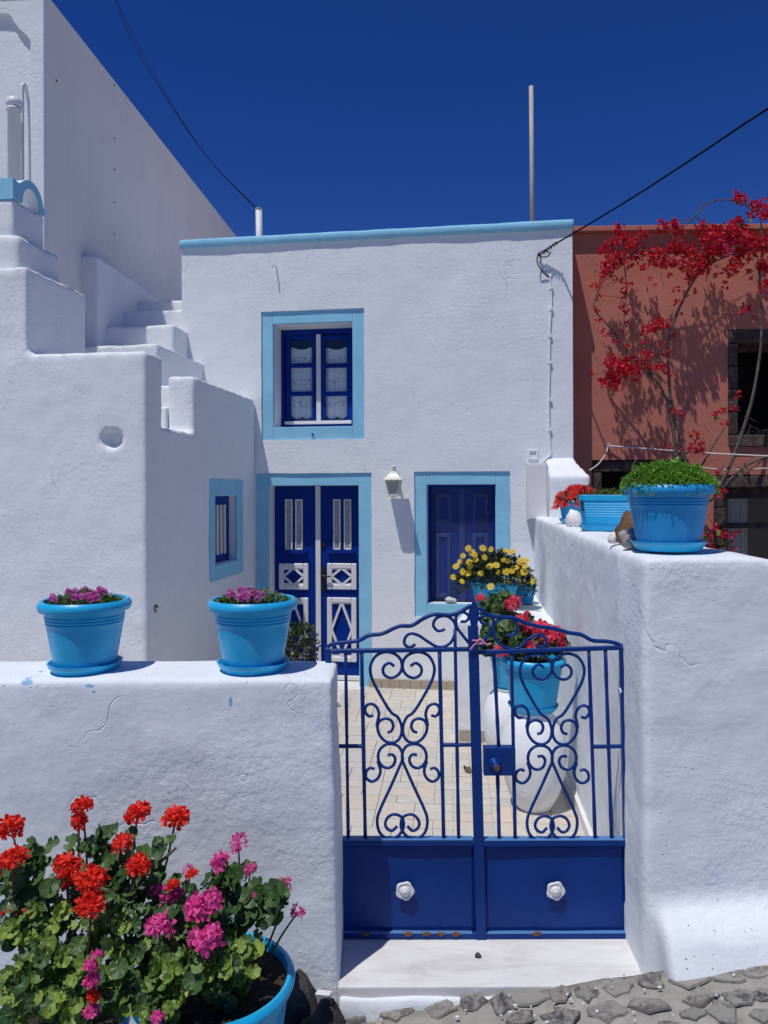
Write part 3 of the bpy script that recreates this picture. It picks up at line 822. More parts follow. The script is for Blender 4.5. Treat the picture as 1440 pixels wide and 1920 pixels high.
# small side window
o = (SW[0], SW[1], SW[2], SW[3]); iv = (F.hitu(402, 990, us)[0], F.hitu(443, 990, us)[0], F.hitu(424, 1055, us)[1], F.hitu(424, 929, us)[1])
def sring(o, i, d0, d1):
    out = []
    for (V, Fc) in ring(o, i, d0, d1): out.append(([F.world(us - p.y, p.x, p.z) for p in V], Fc))
    return cat(*out)
obj('window_surround', sring((o[0] - .02, o[1] + .02, o[2] - .02, o[3] + .02), iv, -.008, .012), M['trim'], LH, bevel=.003, seg=1)
obj('window_reveal', sring((iv[0] - .06, iv[1] + .06, iv[2] - .06, iv[3] + .06), (iv[0] + .003, iv[1] - .003, iv[2] + .003, iv[3] - .003), .0125, .11), M['white_smooth'], LH)
sw = obj('side_window', sring((iv[0], iv[1], iv[2], iv[3]), (iv[0] + .06, iv[1] - .06, iv[2] + .07, iv[3] - .08), .062, .10), M['navy'], LH)
n = 4
for k in range(n):
    v = iv[0] + .085 + (iv[1] - iv[0] - .17) * (k + .5) / n
    obj('window_bar', ([F.world(us - p.y, p.x, p.z) for p in vbox(v - .015, v + .015, .050, .066, iv[2] + .066, iv[3] - .076)[0]], vbox(0, 1, 0, 1, 0, 1)[1]), M['white_wood'], sw)
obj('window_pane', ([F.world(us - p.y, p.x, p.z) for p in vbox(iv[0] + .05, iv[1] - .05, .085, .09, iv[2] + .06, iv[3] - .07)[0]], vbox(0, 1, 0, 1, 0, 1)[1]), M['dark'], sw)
a = F.hitu(291, 1141, us)
obj('iron_ring', vtube([F.world(us + .008, a[0] + .022 * math.cos(t), a[1] + .02 * math.sin(t)) for t in [k * math.pi / 9 for k in range(15)]], .004, 6), M['iron'], LH)

# --- outside stair between the houses
ST = thing('outside_stair', 'whitewashed stair climbing between the white house and the tall cream building', 'stair', world=True, loc=tuple(F.world(us - .7, -1.0, 2.2)))
def stair_z(px, py, v): return F.hit(px, py, v)[1]
ub = uL - 1.05
def step(v0, v1, u0, u1, z):
    organic('step', [fbox(u0, u1, v0, v1, 1.9, z)], .018, M['white'], ST, amp=.010, scale=4, it=1)
u0_ = F.hit(160, 640, -.95)[0] - .2
step(-.95, .02, u0_, F.hit(296, 650, -.95)[0], stair_z(230, 647, -.95))
step(-.32, .40, u0_ - .1, uL + .06, stair_z(280, 610, -.32))
step(.06, .8, u0_ - .2, uL + .02, stair_z(290, 582, .06))
step(.42, 2.4, u0_ - .2, uL + .01, stair_z(300, 564, .42))
step(-1.22, -.02, F.hit(290, 700, -1.2)[0] - .1, us - .22, stair_z(312, 722, -1.22))
step(-1.42, -.5, F.hit(296, 760, -1.4)[0] - .1, us - .21, stair_z(312, 762, -1.42))

# ------------------------------------------------------------------ tall cream building behind
BY = 6.1; bx = ray(88, 300)[0] * BY; ba = math.atan(.067)
zB = EYE + (920 + 14) / FPX * BY
BB = thing('cream_building', 'tall cream-grey building with bare side wall behind the stair', 'building', loc=(bx, BY, 0), rotz=-ba)
def vgable(): return vbox(-3.2, 0, 0.0, 13.0, -.2, zB)
sidew = obj('wall', vgable(), M['cream'], BB)
obj('cornice', vbox(-3.2, .004, -.05, .0, zB - .03, zB + .03), M['cream'], BB, bevel=.006)
fp = [(-40, 6), (88, 6), (88, 640), (62, 640), (62, 82), (55, 71), (41, 59), (30, 45), (24, 33), (17, 29), (0, 27), (-40, 27)]
ibm = Matrix.Rotation(ba, 3, 'Z')
def toB(px, py, y=BY):
    p = P(px, py, y); q = ibm @ (p - Vector((bx, BY, 0))); return q.x, q.z
obj('niche_moulding', vprism([toB(*p) for p in fp], lambda x, z: (min(x, -.001), -.045, z), lambda x, z: (min(x, -.001), -.001, z)), M['white'], BB)
obj('front_render', vbox(-3.19, -.003, -.004, -.0005, 0, zB - .031), M['white'], BB)
for px, py in ((214, 160), (214, 260), (214, 318), (214, 380), (214, 438), (106, 152)):
    # small fixing holes left in the bare side wall
    a_, b_ = ray(px, py); d = Vector((a_, 1)); uu = Vector((math.sin(ba), math.cos(ba))); nn = Vector((math.cos(ba), -math.sin(ba)))
    t = Vector((bx, BY)).dot(nn) / d.dot(nn); pt = d * t; al = (pt - Vector((bx, BY))).dot(uu); z = EYE - b_ * t
    obj('fixing_hole', vbox(.0005, .003, al - .014, al + .010, z - .008, z + .008), M['brownstone'], BB)
# curb along its foot
kx = -.004
cy0 = 6.69 - BY
zc = EYE + 444 / FPX * 6.69
kb = organic('stair_curb', [([Matrix.Rotation(-ba, 3, 'Z') @ p + Vector((bx, BY, 0)) for p in vbox(-.02, .15, cy0, cy0 + 4.5, 3.0, zc)[0]], vbox(0, 1, 0, 1, 0, 1)[1])], .018, M['white'], amp=.006, scale=4, it=1)
tag(kb, 'white low curb wall along the foot of the cream building', 'curb')

# balustrade block with arched pale blue parapet
AB = thing('arched_balustrade', 'white block with pale blue arched balustrade on the stepped roof', 'balustrade', world=True, loc=tuple(P(10, 500, 5.3)))
kY = 5.02
c0 = F.hit(25, 400, 0)  # corner in the frame of the stair house
def cv(px, py, Y):
    p = P(px, py, Y); d = Vector((p.x, p.y)) - F.o; return d.dot(F.u), d.dot(F.w), p.z
cu, cvv, ctop = cv(25, 370, kY); _, _, cbot = cv(25, 440, kY)
e = F.hitu(84, 400, cu); vE = e[0]
organic('plinth_block', [fbox(cu - 2.2, cu, cvv, vE, z_hi - .2, ctop)], .02, M['white'], AB, amp=.006, scale=5, it=2)
g = F.hitu(106, 500, cu + .09)
organic('rounded_foot', [fbox(cu - 2.2, cu + .06, cvv - .03, vE + .12, z_hi - .3, cbot)], .03, M['white'], AB, amp=.012, scale=4, it=7)
L = vE - cvv; zt = cv(25, 334, kY)[2]
def arch(n=14):
    ra, rb = L * .40, L * .27; cx = cvv + L * .55; zc = ctop - .0
    hz = (cv(42, 324, kY + .05)[2] - ctop)
    out = [(cvv, ctop), (cvv, zt), (cx - ra * .95, zt - .01)]
    outer = [(cx - ra * math.cos(t), zc + hz * math.sin(t) ** .8) for t in [math.pi * k / n for k in range(1, n)] if True]
    outer = [p for p in outer if p[1] > zt or p[0] > cx]
    out += outer + [(cx + ra, zc + .05), (vE, zc + .045), (vE, zc)]
    inner = [(cx + rb * math.cos(t), zc + (hz - .055) * max(0, math.sin(t)) ** .8) for t in [math.pi * k / n for k in range(0, n + 1)]]
    return out + inner
poly = arch()
obj('arch_side', vprism(poly, lambda v, z: F.world(cu + .002, v, z), lambda v, z: F.world(cu - .006, v, z)), M['trim'], AB)
poly2 = [(v, z) for v, z in poly]
obj('arch_core', vprism(poly2, lambda v, z: F.world(cu - .0065, v, z), lambda v, z: F.world(cu - .12, v, z)), M['white_smooth'], AB)
hz = cv(5, 322, kY)[2] - ctop
ctop -= .008
fpoly = [(cu - .121, ctop), (cu - .121, zt)] + [(cu - .30 - .17 * math.cos(t), ctop + hz * math.sin(t) ** .8) for t in [math.pi - math.pi * k / 14 for k in range(1, 14)]] + [(cu - .6, zt), (cu - .6, ctop)] + \
        [(cu - .30 + .10 * math.cos(t), ctop + (hz - .06) * max(0, math.sin(t)) ** .8) for t in [math.pi - math.pi * k / 14 for k in range(0, 15)]]
obj('arch_front', vprism(fpoly, lambda u, z: F.world(u, cvv, z), lambda u, z: F.world(u, cvv + .10, z)), M['trim'], AB)
obj('corner_post', ([F.world(*p) for p in vbox(cu - .122, cu - .0005, cvv - .003, cvv + .02, ctop, zt + .002)[0]], vbox(0, 1, 0, 1, 0, 1)[1]), M['trim'], AB)

# white column and handrail beside it
p0 = P(27, 330, 5.7); r_ = 11.5 / FPX * 5.7
ztop = P(27, 182, 5.7).z
cl = thing('stair_column', 'white turned column with ball top against the cream building', 'column', loc=(p0.x, p0.y, z_hi))
h_ = ztop - z_hi
obj('shaft', vlathe([(r_, 0), (r_, h_ - .11), (r_ * 1.15, h_ - .105), (r_ * 1.15, h_ - .085), (r_ * .95, h_ - .08)], 24), M['white_wood'], cl, smooth=True)
obj('ball', vlathe([(r_ * .9, h_ - .082), (r_ * 1.25, h_ - .06), (r_ * 1.25, h_ - .045), (r_ * 1.1, h_ - .02), (r_ * .6, h_ - .003), (.004, h_)], 24), M['white_wood'], cl, smooth=True)
ra_ = [P(42, 420, 5.8), P(42, 300, 5.8), P(42, 172, 5.8), P(43, 161, 5.81), P(46, 158, 5.84), P(50, 172, 5.88), P(53, 200, 5.93), P(55, 330, 5.95), P(55, 420, 5.95)]
o = obj('stair_handrail', vtube(smoothpath(ra_, 5), .013, 10), M['white_wood'], smooth=True); tag(o, 'white bent tube handrail next to the turned column', 'handrail')

# ------------------------------------------------------------------ red house on the right
RH = thing('red_house', 'terracotta red house with dark stone window surrounds', 'house', frame=RF)
rzT = RF.hit(1200, 437)[1]
ru0 = -.35; ru1 = 4.2
def rr(x0, y0, x1, y1, v=0): return RF.rect(x0, y0, x1, y1, v)
Rup = rr(1365, 617, 1500, 838); Rlo = rr(1110, 862, 1292, 1100); Rdo = rr(1338, 890, 1520, 1150)
rw = obj('front_wall', vfacade(ru0, ru1, -.3, rzT, [Rup, (Rlo[0], Rlo[1], -.31, Rlo[3]), (Rdo[0], Rdo[1], -.31, Rdo[3])], .3, .12), M['red'], RH)
rw.data.polygons.foreach_set('use_smooth', [abs(p.normal.y) > .9 for p in rw.data.polygons])
obj('roof_edging', vbox(ru0, ru1, -.065, .35, rzT + .001, rzT + .05), M['red'], RH, bevel=.008)
obj('side_wall', vbox(ru0, ru0 + .3, .301, 4.5, -.3, rzT - .002), M['red'], RH)
obj('side_wall', vbox(ru1 - .3, ru1, .301, 4.5, -.3, rzT - .002), M['red'], RH)
obj('roof', vbox(ru0 + .301, ru1 - .301, .301, 4.5, rzT - .2, rzT - .05), M['red'], RH)
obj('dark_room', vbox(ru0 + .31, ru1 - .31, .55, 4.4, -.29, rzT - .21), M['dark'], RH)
def stones(x0, x1, z0, z1, n, horiz, v0=-.012, v1=.2):
    for k in range(n):
        a, b = k / n, (k + 1) / n; j = rnd.uniform(-.006, .006)
        if horiz: bx_ = vbox(x0 + (x1 - x0) * a + .004, x0 + (x1 - x0) * b - .004, v0 + j, v1, z0, z1 + j)
        else: bx_ = vbox(x0, x1 + j, v0 + j, v1, z0 + (z1 - z0) * a + .004, z0 + (z1 - z0) * b - .004)
        obj('stone_block', bx_, M['brownstone'], RH, bevel=.01)
q = rr(1383, 643, 1500, 815)
stones(Rup[0], Rup[1], q[3], Rup[3], 1, True); stones(Rup[0], q[0], q[2], q[3], 4, False); stones(Rup[0], Rup[1], Rup[2], q[2], 3, True, -.03)
wn = obj('window', cat(*ring((q[0], Rup[1], q[2], q[3]), (q[0] + .05, Rup[1] - .1, q[2] + .05, q[3] - .05), .16, .22)), M['brownstone'], RH)
q = rr(1110, 862, 1292, 884); stones(Rlo[0], Rlo[1], q[2], Rlo[3] - .004, 1, True, .03)
q2 = rr(1112, 887, 1129, 1000); stones(Rlo[0], q2[1], .3, q[2] - .004, 8, False, .02)
obj('inner_shelf', vbox(Rlo[0] + .05, Rlo[1], .12, .3, q2[3] - .22, q2[3] - .17), M['brownstone'], RH)
q = rr(1338, 890, 1520, 914); stones(Rdo[0], Rdo[1], q[2], Rdo[3] - .004, 1, True, -.01)
q2 = rr(1340, 914, 1361, 1050); stones(Rdo[0], q2[1], .2, q[2] - .004, 9, False)
dw = obj('glazed_door', cat(*ring((q2[1], Rdo[1], .2, q[2] - .004), (q2[1] + .05, Rdo[1] - .1, .3, q[2] - .10), .16, .22)), M['brownstone'], RH)
zmid = RF.hit(1390, 988)[1]
obj('door_rail', vbox(q2[1] + .05, Rdo[1] - .1, .165, .21, zmid - .02, zmid + .03), M['brownstone'], dw)
obj('door_pane', vbox(q2[1] + .05, Rdo[1] - .1, .19, .194, .3, q[2] - .10), M['glass'], dw)
c_ = rr(1367, 930, 1402, 1050, .24)
Vc, Fcc = [], []
for i in range(25):
    t = i / 24; u = c_[0] + (c_[1] - c_[0]) * t
    for z in (.3, q[2] - .10): Vc.append(Vector((u, .25 + .012 * math.sin(t * 25), z)))
for i in range(24): Fcc.append((2 * i, 2 * i + 2, 2 * i + 3, 2 * i + 1))
obj('curtain', (Vc, Fcc), M['curtain'], dw, smooth=True)

# ------------------------------------------------------------------ garden walls
lw_ = organic('garden_wall', [vbox(-3.4, -.178, 2.715, 3.03, -.9, 1.086)],   .018, M['white_left'], amp=.008, scale=2.6, it=9, amp2=.0025, scale2=10)
for v in lw_.data.vertices:               # the free end settles outwards a little at its foot
    if v.co.x > -.5: v.co.x += .018 * max(0, min(1, (0.9 - v.co.z))) - .004
tag(lw_, 'white plastered garden wall carrying two blue flowerpots left of the gate', 'garden wall')
ih = .925; slope = .096
def wx(y): return ih + slope * (y - 2.85)
top = 1.512
run_side = vprism([(wx(2.73), 2.72), (wx(2.73) + .40, 2.72), (wx(6.66) + .36, 6.66), (wx(6.66), 6.66)], lambda x, y: (x, y, -.9), lambda x, y: (x, y, top + .004 * (y - 2.7)))
run_front = vprism([(.925, -.9), (.925, top), (1.30, top), (1.36, top - .012), (3.2, top - .42), (3.2, -.9)], lambda x, z: (x, 2.715, z), lambda x, z: (x, 3.075, z))
foot = vprism([(2.80, .32), (2.715, .29), (2.61, .205), (2.55, .09), (2.53, -.6), (2.80, -.6)], lambda y, z: (.955, y, z + (-.0 if y < 2.75 else 0)), lambda y, z: (3.2, y, z + (.14 if z > -.3 else 0)))
rw_ = organic('garden_wall', [run_side, run_front, foot], .019, M['white_near'], amp=.006, scale=2.2, it=8, amp2=.003, scale2=11)
tag(rw_, 'white plastered garden wall right of the gate with pots and stones on top', 'garden wall')
# bench under the wide window
bp = [(.500, 5.34), (1.36, 5.24), (1.32, 6.68), (.80, 6.68)]
bn = organic('plaster_bench', [vprism(bp, lambda x, y: (x, y, -.1), lambda x, y: (x, y, .845))], .02, M['white'], amp=.006, scale=4, it=5)
tag(bn, 'white masonry bench under the wide window holding the daisy troughs', 'bench')
for k in range(3):
    x0 = .515 + k * .125
    o = obj('skirting_tile', vbox(x0, x0 + .121, 5.318 - .014 * k, 5.332, .002, .088), M['skirt'], bn)
sk = obj('skirting_board', vprism([(wx(3.15) - .018, 3.15), (wx(3.15) + .03, 3.15), (wx(5.3) + .03, 5.3), (wx(5.3) - .018, 5.3)], lambda x, y: (x, y, .0), lambda x, y: (x, y, .07)), M['white_wood'], rw_)

# ------------------------------------------------------------------ blue iron gate
GY = 2.985
def G(px, py, dy=0.0):
    p = P(px, py, GY); return Vector((p.x, GY + dy, p.z))
pxm = GY / FPX
def c2(l): return [(590 + x / 2.361, 1100 + y / 2.361) for x, y in l]
def c6(l): return [(600 + x / 4.5, 1240 + y / 4.5) for x, y in l]
rodA = c2([(352, 352), (328, 338), (304, 358), (307, 388), (336, 404), (368, 392), (386, 362), (380, 322), (350, 296), (310, 290), (270, 308), (247, 352), (252, 402), (282, 465), (335, 552)]) + \
       c6([(655, 470), (686, 540), (688, 605), (662, 662), (605, 688), (543, 668), (498, 612), (485, 550), (505, 503), (553, 483), (600, 500), (618, 545), (602, 588), (568, 600)])
rodB = c6([(570, 790), (612, 788), (635, 825), (617, 878), (570, 900), (521, 880), (491, 820), (502, 752), (546, 708), (602, 697), (660, 717), (692, 770), (692, 835), (664, 905), (600, 1050), (512, 1240), (483, 1335), (496, 1428), (540, 1480), (602, 1493), (662, 1470), (702, 1410), (704, 1350), (680, 1308), (622, 1291), (572, 1318), (550, 1370), (570, 1414), (612, 1428), (650, 1390)])
sA = c6([(450, 455), (412, 463), (381, 422), (391, 376), (430, 359), (474, 382), (497, 440), (487, 500), (479, 545)])
sB = c6([(460, 910), (425, 900), (391, 930), (391, 985), (440, 1014), (489, 985), (510, 930), (500, 880), (486, 840)])
crestL = c2([(56, 300), (58, 268), (95, 250), (190, 240), (240, 216), (300, 208), (372, 176), (430, 172), (482, 141), (530, 123), (590, 126), (640, 114), (692, 82)])
crestR = c2([(727, 92), (770, 126), (830, 135), (882, 139), (930, 160), (1000, 178), (1060, 186), (1120, 203), (1180, 213), (1230, 238), (1300, 243), (1350, 258), (1366, 290)])
scrL1 = c2([(577, 188), (546, 196), (525, 170), (540, 139), (580, 130), (615, 152), (624, 192), (602, 248), (552, 268), (502, 244), (462, 217), (425, 208), (401, 226), (398, 254), (420, 268), (446, 255)])
scrL2 = c2([(646, 155), (672, 152), (682, 130), (655, 112), (628, 128), (628, 175), (655, 215), (688, 256)])
scrR1 = c2([(848, 215), (882, 211), (899, 181), (882, 146), (840, 138), (802, 156), (790, 196), (812, 246), (856, 274), (902, 270), (942, 236), (986, 213), (1020, 226), (1023, 254), (1002, 270), (976, 258)])
scrR2 = c2([(768, 165), (742, 162), (732, 140), (760, 125), (788, 140), (788, 180), (762, 225), (733, 268)])
def mirror(l, cx): return [(2 * cx - x, y) for x, y in l]
def shift(l, dx, dy): return [(x + dx, y + dy) for x, y in l]
RT = .0060
def scroll(l, par, r=RT, n=5): return obj('scroll', vtube(smoothpath([G(x, y) for x, y in l], n), r, 8, .06), M['gate'], par, smooth=True)
def bar(a, b, par, w=.016, d=.014, name='bar'):
    n = 9; pts = [G(a[0] + (b[0] - a[0]) * k / (n - 1), a[1] + (b[1] - a[1]) * k / (n - 1)) for k in range(n)]
    rs = [w * .5 * (1 + rnd.uniform(-.14, .16)) for _ in pts]; rs[0] = rs[-1] = w * .5
    return obj(name, vtube(pts, rs, 8, 0, .95), M['gate'], par, smooth=True)
def rosette(px, py, par):
    c = G(px, py, -.014); V, Fc = [], []
    prof = [(.032, 0), (.036, .003), (.034, .007), (.028, .008), (.024, .004), (.021, .005), (.019, .010), (.014, .014), (.009, .015), (.006, .019), (.001, .020)]
    n = 40
    for k, (r, h) in enumerate(prof):
        for i in range(n):
            a = 2 * math.pi * i / n; q = r * (1 + (.07 * math.cos(5 * a + .5) if k < 4 else .04 * math.cos(8 * a) if k < 8 else 0))
            V.append(Vector((c.x + q * math.cos(a), c.y - h, c.z + q * math.sin(a))))
    for k in range(len(prof) - 1):
        for i in range(n): j = (i + 1) % n; Fc.append((k * n + i, k * n + j, (k + 1) * n + j, (k + 1) * n + i))
    obj('rosette', (V, Fc), M['white_wood'], par, smooth=True)
def rail(x0, y0, x1, y1, par, h=.020, d=.022, name='rail', mat='gate'):
    a, b = G(x0, y0), G(x1, y1)
    return obj(name, vbar(a, b, h, d, (0, 1, 0)), M[mat], par, bevel=.003, seg=1)
GL = thing('gate_leaf', 'left leaf of the blue scrolled iron gate carrying the pointed centre post', 'gate', world=True, loc=tuple(G(755, 1757)), group='leaves of the garden gate')
GR = thing('gate_leaf', 'right leaf of the blue scrolled iron gate with the lock box', 'gate', world=True, loc=tuple(G(1040, 1757)), group='leaves of the garden gate')
cx = 754.3
for l in (rodA, rodB, sA, sB):
    scroll(l, GL); scroll(mirror(l, cx), GL); scroll(shift(l, 281, 3), GR); scroll(shift(mirror(l, cx), 281, 3), GR)
scroll(scrL1, GL); scroll(scrL2, GL); scroll(scrR1, GR); scroll(scrR2, GR)
obj('crest', vtube(smoothpath([G(*p) for p in crestL], 5), .0080, 8, .05), M['gate'], GL, smooth=True)
obj('crest', vtube(smoothpath([G(*p) for p in crestR], 5), .0080, 8, .05), M['gate'], GR, smooth=True)
for (a, b) in (((617, 1222), (624, 1574)), ((648, 1222), (653, 1574)), ((678, 1222), (685, 1574)), ((824, 1219), (832, 1574)), ((853, 1180), (860, 1574))):
    bar(a, b, GL,   .0155 if a[0] in (617, 678, 824) else .0135)
for (a, b) in (((926, 1222), (935, 1400)), ((933, 1452), (936, 1576)), ((959, 1222), (966, 1576)), ((1104, 1218), (1116, 1576)), ((1135, 1217), (1147, 1576))):
    bar(a, b, GR, .0145)
rail(612, 1221, 884, 1217, GL, .017, .018); rail(897, 1223, 1168, 1214, GR, .017, .018)
rail(624, 1399, 682, 1399, GL, .014, .014); rail(829, 1397, 888, 1396, GL, .014, .014); rail(1111, 1400, 1172, 1399, GR, .014, .014)
rail(627, 1578, 893, 1578, GL, .022, .034); rail(905, 1579, 1176, 1578, GR, .022, .034)
rail(630, 1750, 895, 1752, GL, .026, .030); rail(906, 1752, 1176, 1751, GR, .026, .030)
rail(630, 1744.6, 886, 1746.4, GL, .004, .031, 'worn_edge', 'chip'); rail(908, 1746.4, 1175, 1745.4, GR, .004, .031, 'worn_edge', 'chip')
rail(630, 1571.5, 886, 1571.5, GL, .003, .035, 'worn_edge', 'chip'); rail(907, 1572.5, 1175, 1571.5, GR, .003, .035, 'worn_edge', 'chip')
def panel(x0, x1, y0, y1, par):
    a, b = G(x0, y0), G(x1, y1); V, Fc = [], []; nx, nz = 24, 16
    for j in range(nz + 1):
        for i in range(nx + 1):
            x = a.x + (b.x - a.x) * i / nx; z = a.z + (b.z - a.z) * j / nz
            V.append(Vector((x, GY + .003 + .004 * noise.noise(Vector((x * 5, z * 5, x0))), z)))
    for j in range(nz):
        for i in range(nx): k = j * (nx + 1) + i; Fc.append((k, k + 1, k + nx + 2, k + nx + 1))
    o = obj('panel', (V, Fc), M['gate'], par, smooth=True)
    m = o.modifiers.new('t', 'SOLIDIFY'); m.thickness = .004; m.offset = 0
panel(629, 893, 1582, 1746, GL); panel(904, 1175, 1583, 1746, GR)
obj('stile', cat(vbar(G(614, 1214), G(630, 1757), .018, .022)), M['gate'], GL, bevel=.003, seg=1)
obj('stile', cat(vbar(G(1166, 1212), G(1177, 1757), .020, .024)), M['gate'], GR, bevel=.003, seg=1)
rosette(759, 1666, GL); rosette(1040, 1666, GR)
# rusty spots on the bottom rail
for px in (687, 765, 800, 827, 855, 1005):
    c = G(px, 1746.5); V, Fc = vstone(.018, .010, .006, px)
    obj('rust_patch', ([Vector((c.x + p.x, c.y - .0185 - p.z * .3, c.z + p.y)) for p in V], Fc), M['rust'], GL if px < 900 else GR)
# centre post: flat bar with a spade finial, fixed to the left leaf
pw = .5 * 20 * pxm
t0, t1 = G(884, 1158), G(903, 1762)
obj('centre_post', cat(vbar(G(886, 1172, -.012), G(902, 1762, -.012), .040, .012)), M['gate'], GL, bevel=.002, seg=1)
fin = [(-.012, 1172), (-.019, 1158), (-.021, 1150), (-.017, 1140), (-.008, 1130), (0, 1118), (.008, 1130), (.017, 1140), (.021, 1150), (.019, 1158), (.012, 1172)]
obj('finial', vprism([(G(888, y).x + dx, G(888, y).z) for dx, y in fin], lambda x, z: (x, GY - .018, z), lambda x, z: (x, GY - .006, z)), M['gate'], GL)
# lock box, keeper and knob on the right leaf
a, b = G(906, 1451), G(965, 1399)
obj('lock_box', vbox(a.x, b.x, GY - .022, GY + .02, a.z, b.z), M['gate'], GR, bevel=.003)
k = G(926, 1428)
def ylathe(c, prof, n=24):
    V, Fc = vlathe(prof, n); return [Vector((c.x + p.x, c.y - p.z, c.z + p.y)) for p in V], Fc
kn = obj('lock_collar', ylathe(Vector((k.x, GY - .0225, k.z)), [(.024, 0), (.024, .006), (.019, .010), (.015, .010), (.015, .04), (.012, .046)]), M['gate'], GR, smooth=True)
obj('lock_core', ylathe(Vector((k.x + .001, GY - .0685, k.z)), [(.0115, 0), (.0115, .006), (.009, .008)]), M['rust'], GR)
h = G(1166, 1295); obj('hinge', cat(vtube([h + Vector((-.008, 0, 0)), h + Vector((.03, 0, 0))], .012, 12)), M['white_smooth'], GR, smooth=True)
# pink string tied round the post
st = [G(888, 1203, -.02), G(898, 1199, -.026), G(910, 1202, -.024), G(918, 1203, -.02)]
sg = thing('tied_string', 'pink string knotted round the pointed gate post', 'string', world=True, loc=tuple(G(900, 1203)))
obj('loop', vtube(smoothpath([G(884, 1200, -.012), G(888, 1199, -.021), G(898, 1201, -.022), G(906, 1202, -.014), G(904, 1203, .006), G(888, 1202, .006), G(884, 1200, -.012)], 4), .004, 6), M['string'], sg, smooth=True)
obj('knot', vtube(smoothpath([G(897, 1206, -.024), G(893, 1200, -.03), G(900, 1196, -.03), G(904, 1203, -.032), G(896, 1204, -.028)], 4), .005, 6), M['string'], sg, smooth=True)
obj('string_end', vtube(smoothpath([G(898, 1202, -.028), G(906, 1203, -.03), G(912, 1206, -.028), G(919, 1204, -.026)], 4), .0045, 6), M['string'], sg, smooth=True)
obj('string_end', vtube(smoothpath([G(896, 1202, -.028), G(888, 1206, -.03), G(882, 1213, -.028), G(880, 1216, -.026)], 4), .0035, 6), M['string'], sg, smooth=True)

# ------------------------------------------------------------------ pots, saucers
def pot_profile(rt, rb, h, rim=.028, ribs=True):
    p = [(rb * .92, 0), (rb, .006)]
    def at(z): return rb + (rt - rim * .55 - rb) * (z / h) ** .9
    zr = h - rim * 1.15
    for z in (.10, .13, .135, .17, .3, .45, .58): p.append((at(z * h), z * h))
    if ribs:
        for k in range(3):
            z = h * (.66 + .045 * k); p += [(at(z), z), (at(z) + .0025, z + .003), (at(z) + .0025, z + .007), (at(z), z + .010)]
    p += [(at(zr), zr - .006), (rt - rim * .15, zr - .006), (rt, zr + rim * .15), (rt + rim * .08, zr + rim * .45), (rt - rim * .05, zr + rim * .85), (rt - rim * .35, h), (rt - rim * .7, h - .002), (rt - rim * .8, h - rim * .6)]
    zi = h - .045
    p += [(at(zi) - .006, zi), (at(zi) - .008, zi - .03)]
    return p
def pot(par, rt, rb, h, mat='pot', rim=.028, soil=.04, ribs=True):
    po = obj('pot', vlathe(pot_profile(rt, rb, h, rim, ribs), 56, False), M[mat], par, smooth=True)
    m = po.modifiers.new('e', 'EDGE_SPLIT'); m.split_angle = R(42)
    V = [Vector((0, 0, h - soil + .006))]; Fc = []; n = 28; rr_ = rt - rim * .8
    for q in (.4, .75, 1.0):
        for i in range(n):
            a = 2 * math.pi * i / n; V.append(Vector((rr_ * q * math.cos(a), rr_ * q * math.sin(a), h - soil + .01 * noise.noise(Vector((q * 5 + i, i * .9, h))))))
    for i in range(n):
        j = (i + 1) % n; Fc.append((0, 1 + i, 1 + j))
        for q in (0, 1): Fc.append((1 + q * n + i, 1 + (q + 1) * n + i, 1 + (q + 1) * n + j, 1 + q * n + j))
    obj('soil', (V, Fc), M['soil'], par, smooth=True)
    return po
def saucer(loc, r, h, label, mat='pot', group='blue plastic saucers'):
    pr = [(r * .80, 0), (r * .84, .003), (r * .93, h * .55), (r * .955, h * .6), (r, h), (r - .006, h), (r * .90, h * .58), (r * .80, .008), (.002, .007)]
    o = obj('plant_saucer', vlathe(pr, 48), M[mat], None, smooth=True); o.location = loc
    m = o.modifiers.new('e', 'EDGE_SPLIT'); m.split_angle = R(40)
    tag(o, label, 'saucer', group); return o

def leaf_fan(n=20, lobes=7, cup=.18, amp=.10):            # a scalloped, ruffled round leaf with a notch at the stalk
    V = [Vector((.16, 0, .0))]; Fc = []
    for ring_ in (.55, 1.0):
        for k in range(n + 1):
            a = math.pi * .93 * (2 * k / n - 1)
            q = .5 * ring_ * (1 + (amp * abs(math.cos(lobes * a * .5)) - amp * .6 if ring_ == 1 else 0))
            z = cup * q * q * 3.0 + ring_ * .07 * math.cos(a * lobes) - .10 * ring_ * abs(math.sin(a * .5)) ** 3
            V.append(Vector((.28 + q * math.cos(a), q * 1.08 * math.sin(a), z)))
    for k in range(n):
        Fc.append((0, 1 + k, 2 + k)); Fc.append((1 + k, n + 2 + k, n + 3 + k, 2 + k))
    return V, Fc
leaf_me = {}
for nm, mt in (('a', 'leaf'), ('b', 'leaf_dark')):
    for i in range(3):
        me = mesh('leaf', leaf_fan(21, 7, .10 + .16 * i, .16)); me.materials.append(M[mt]); me.polygons.foreach_set('use_smooth', [True] * len(me.polygons)); leaf_me[(nm, i)] = me

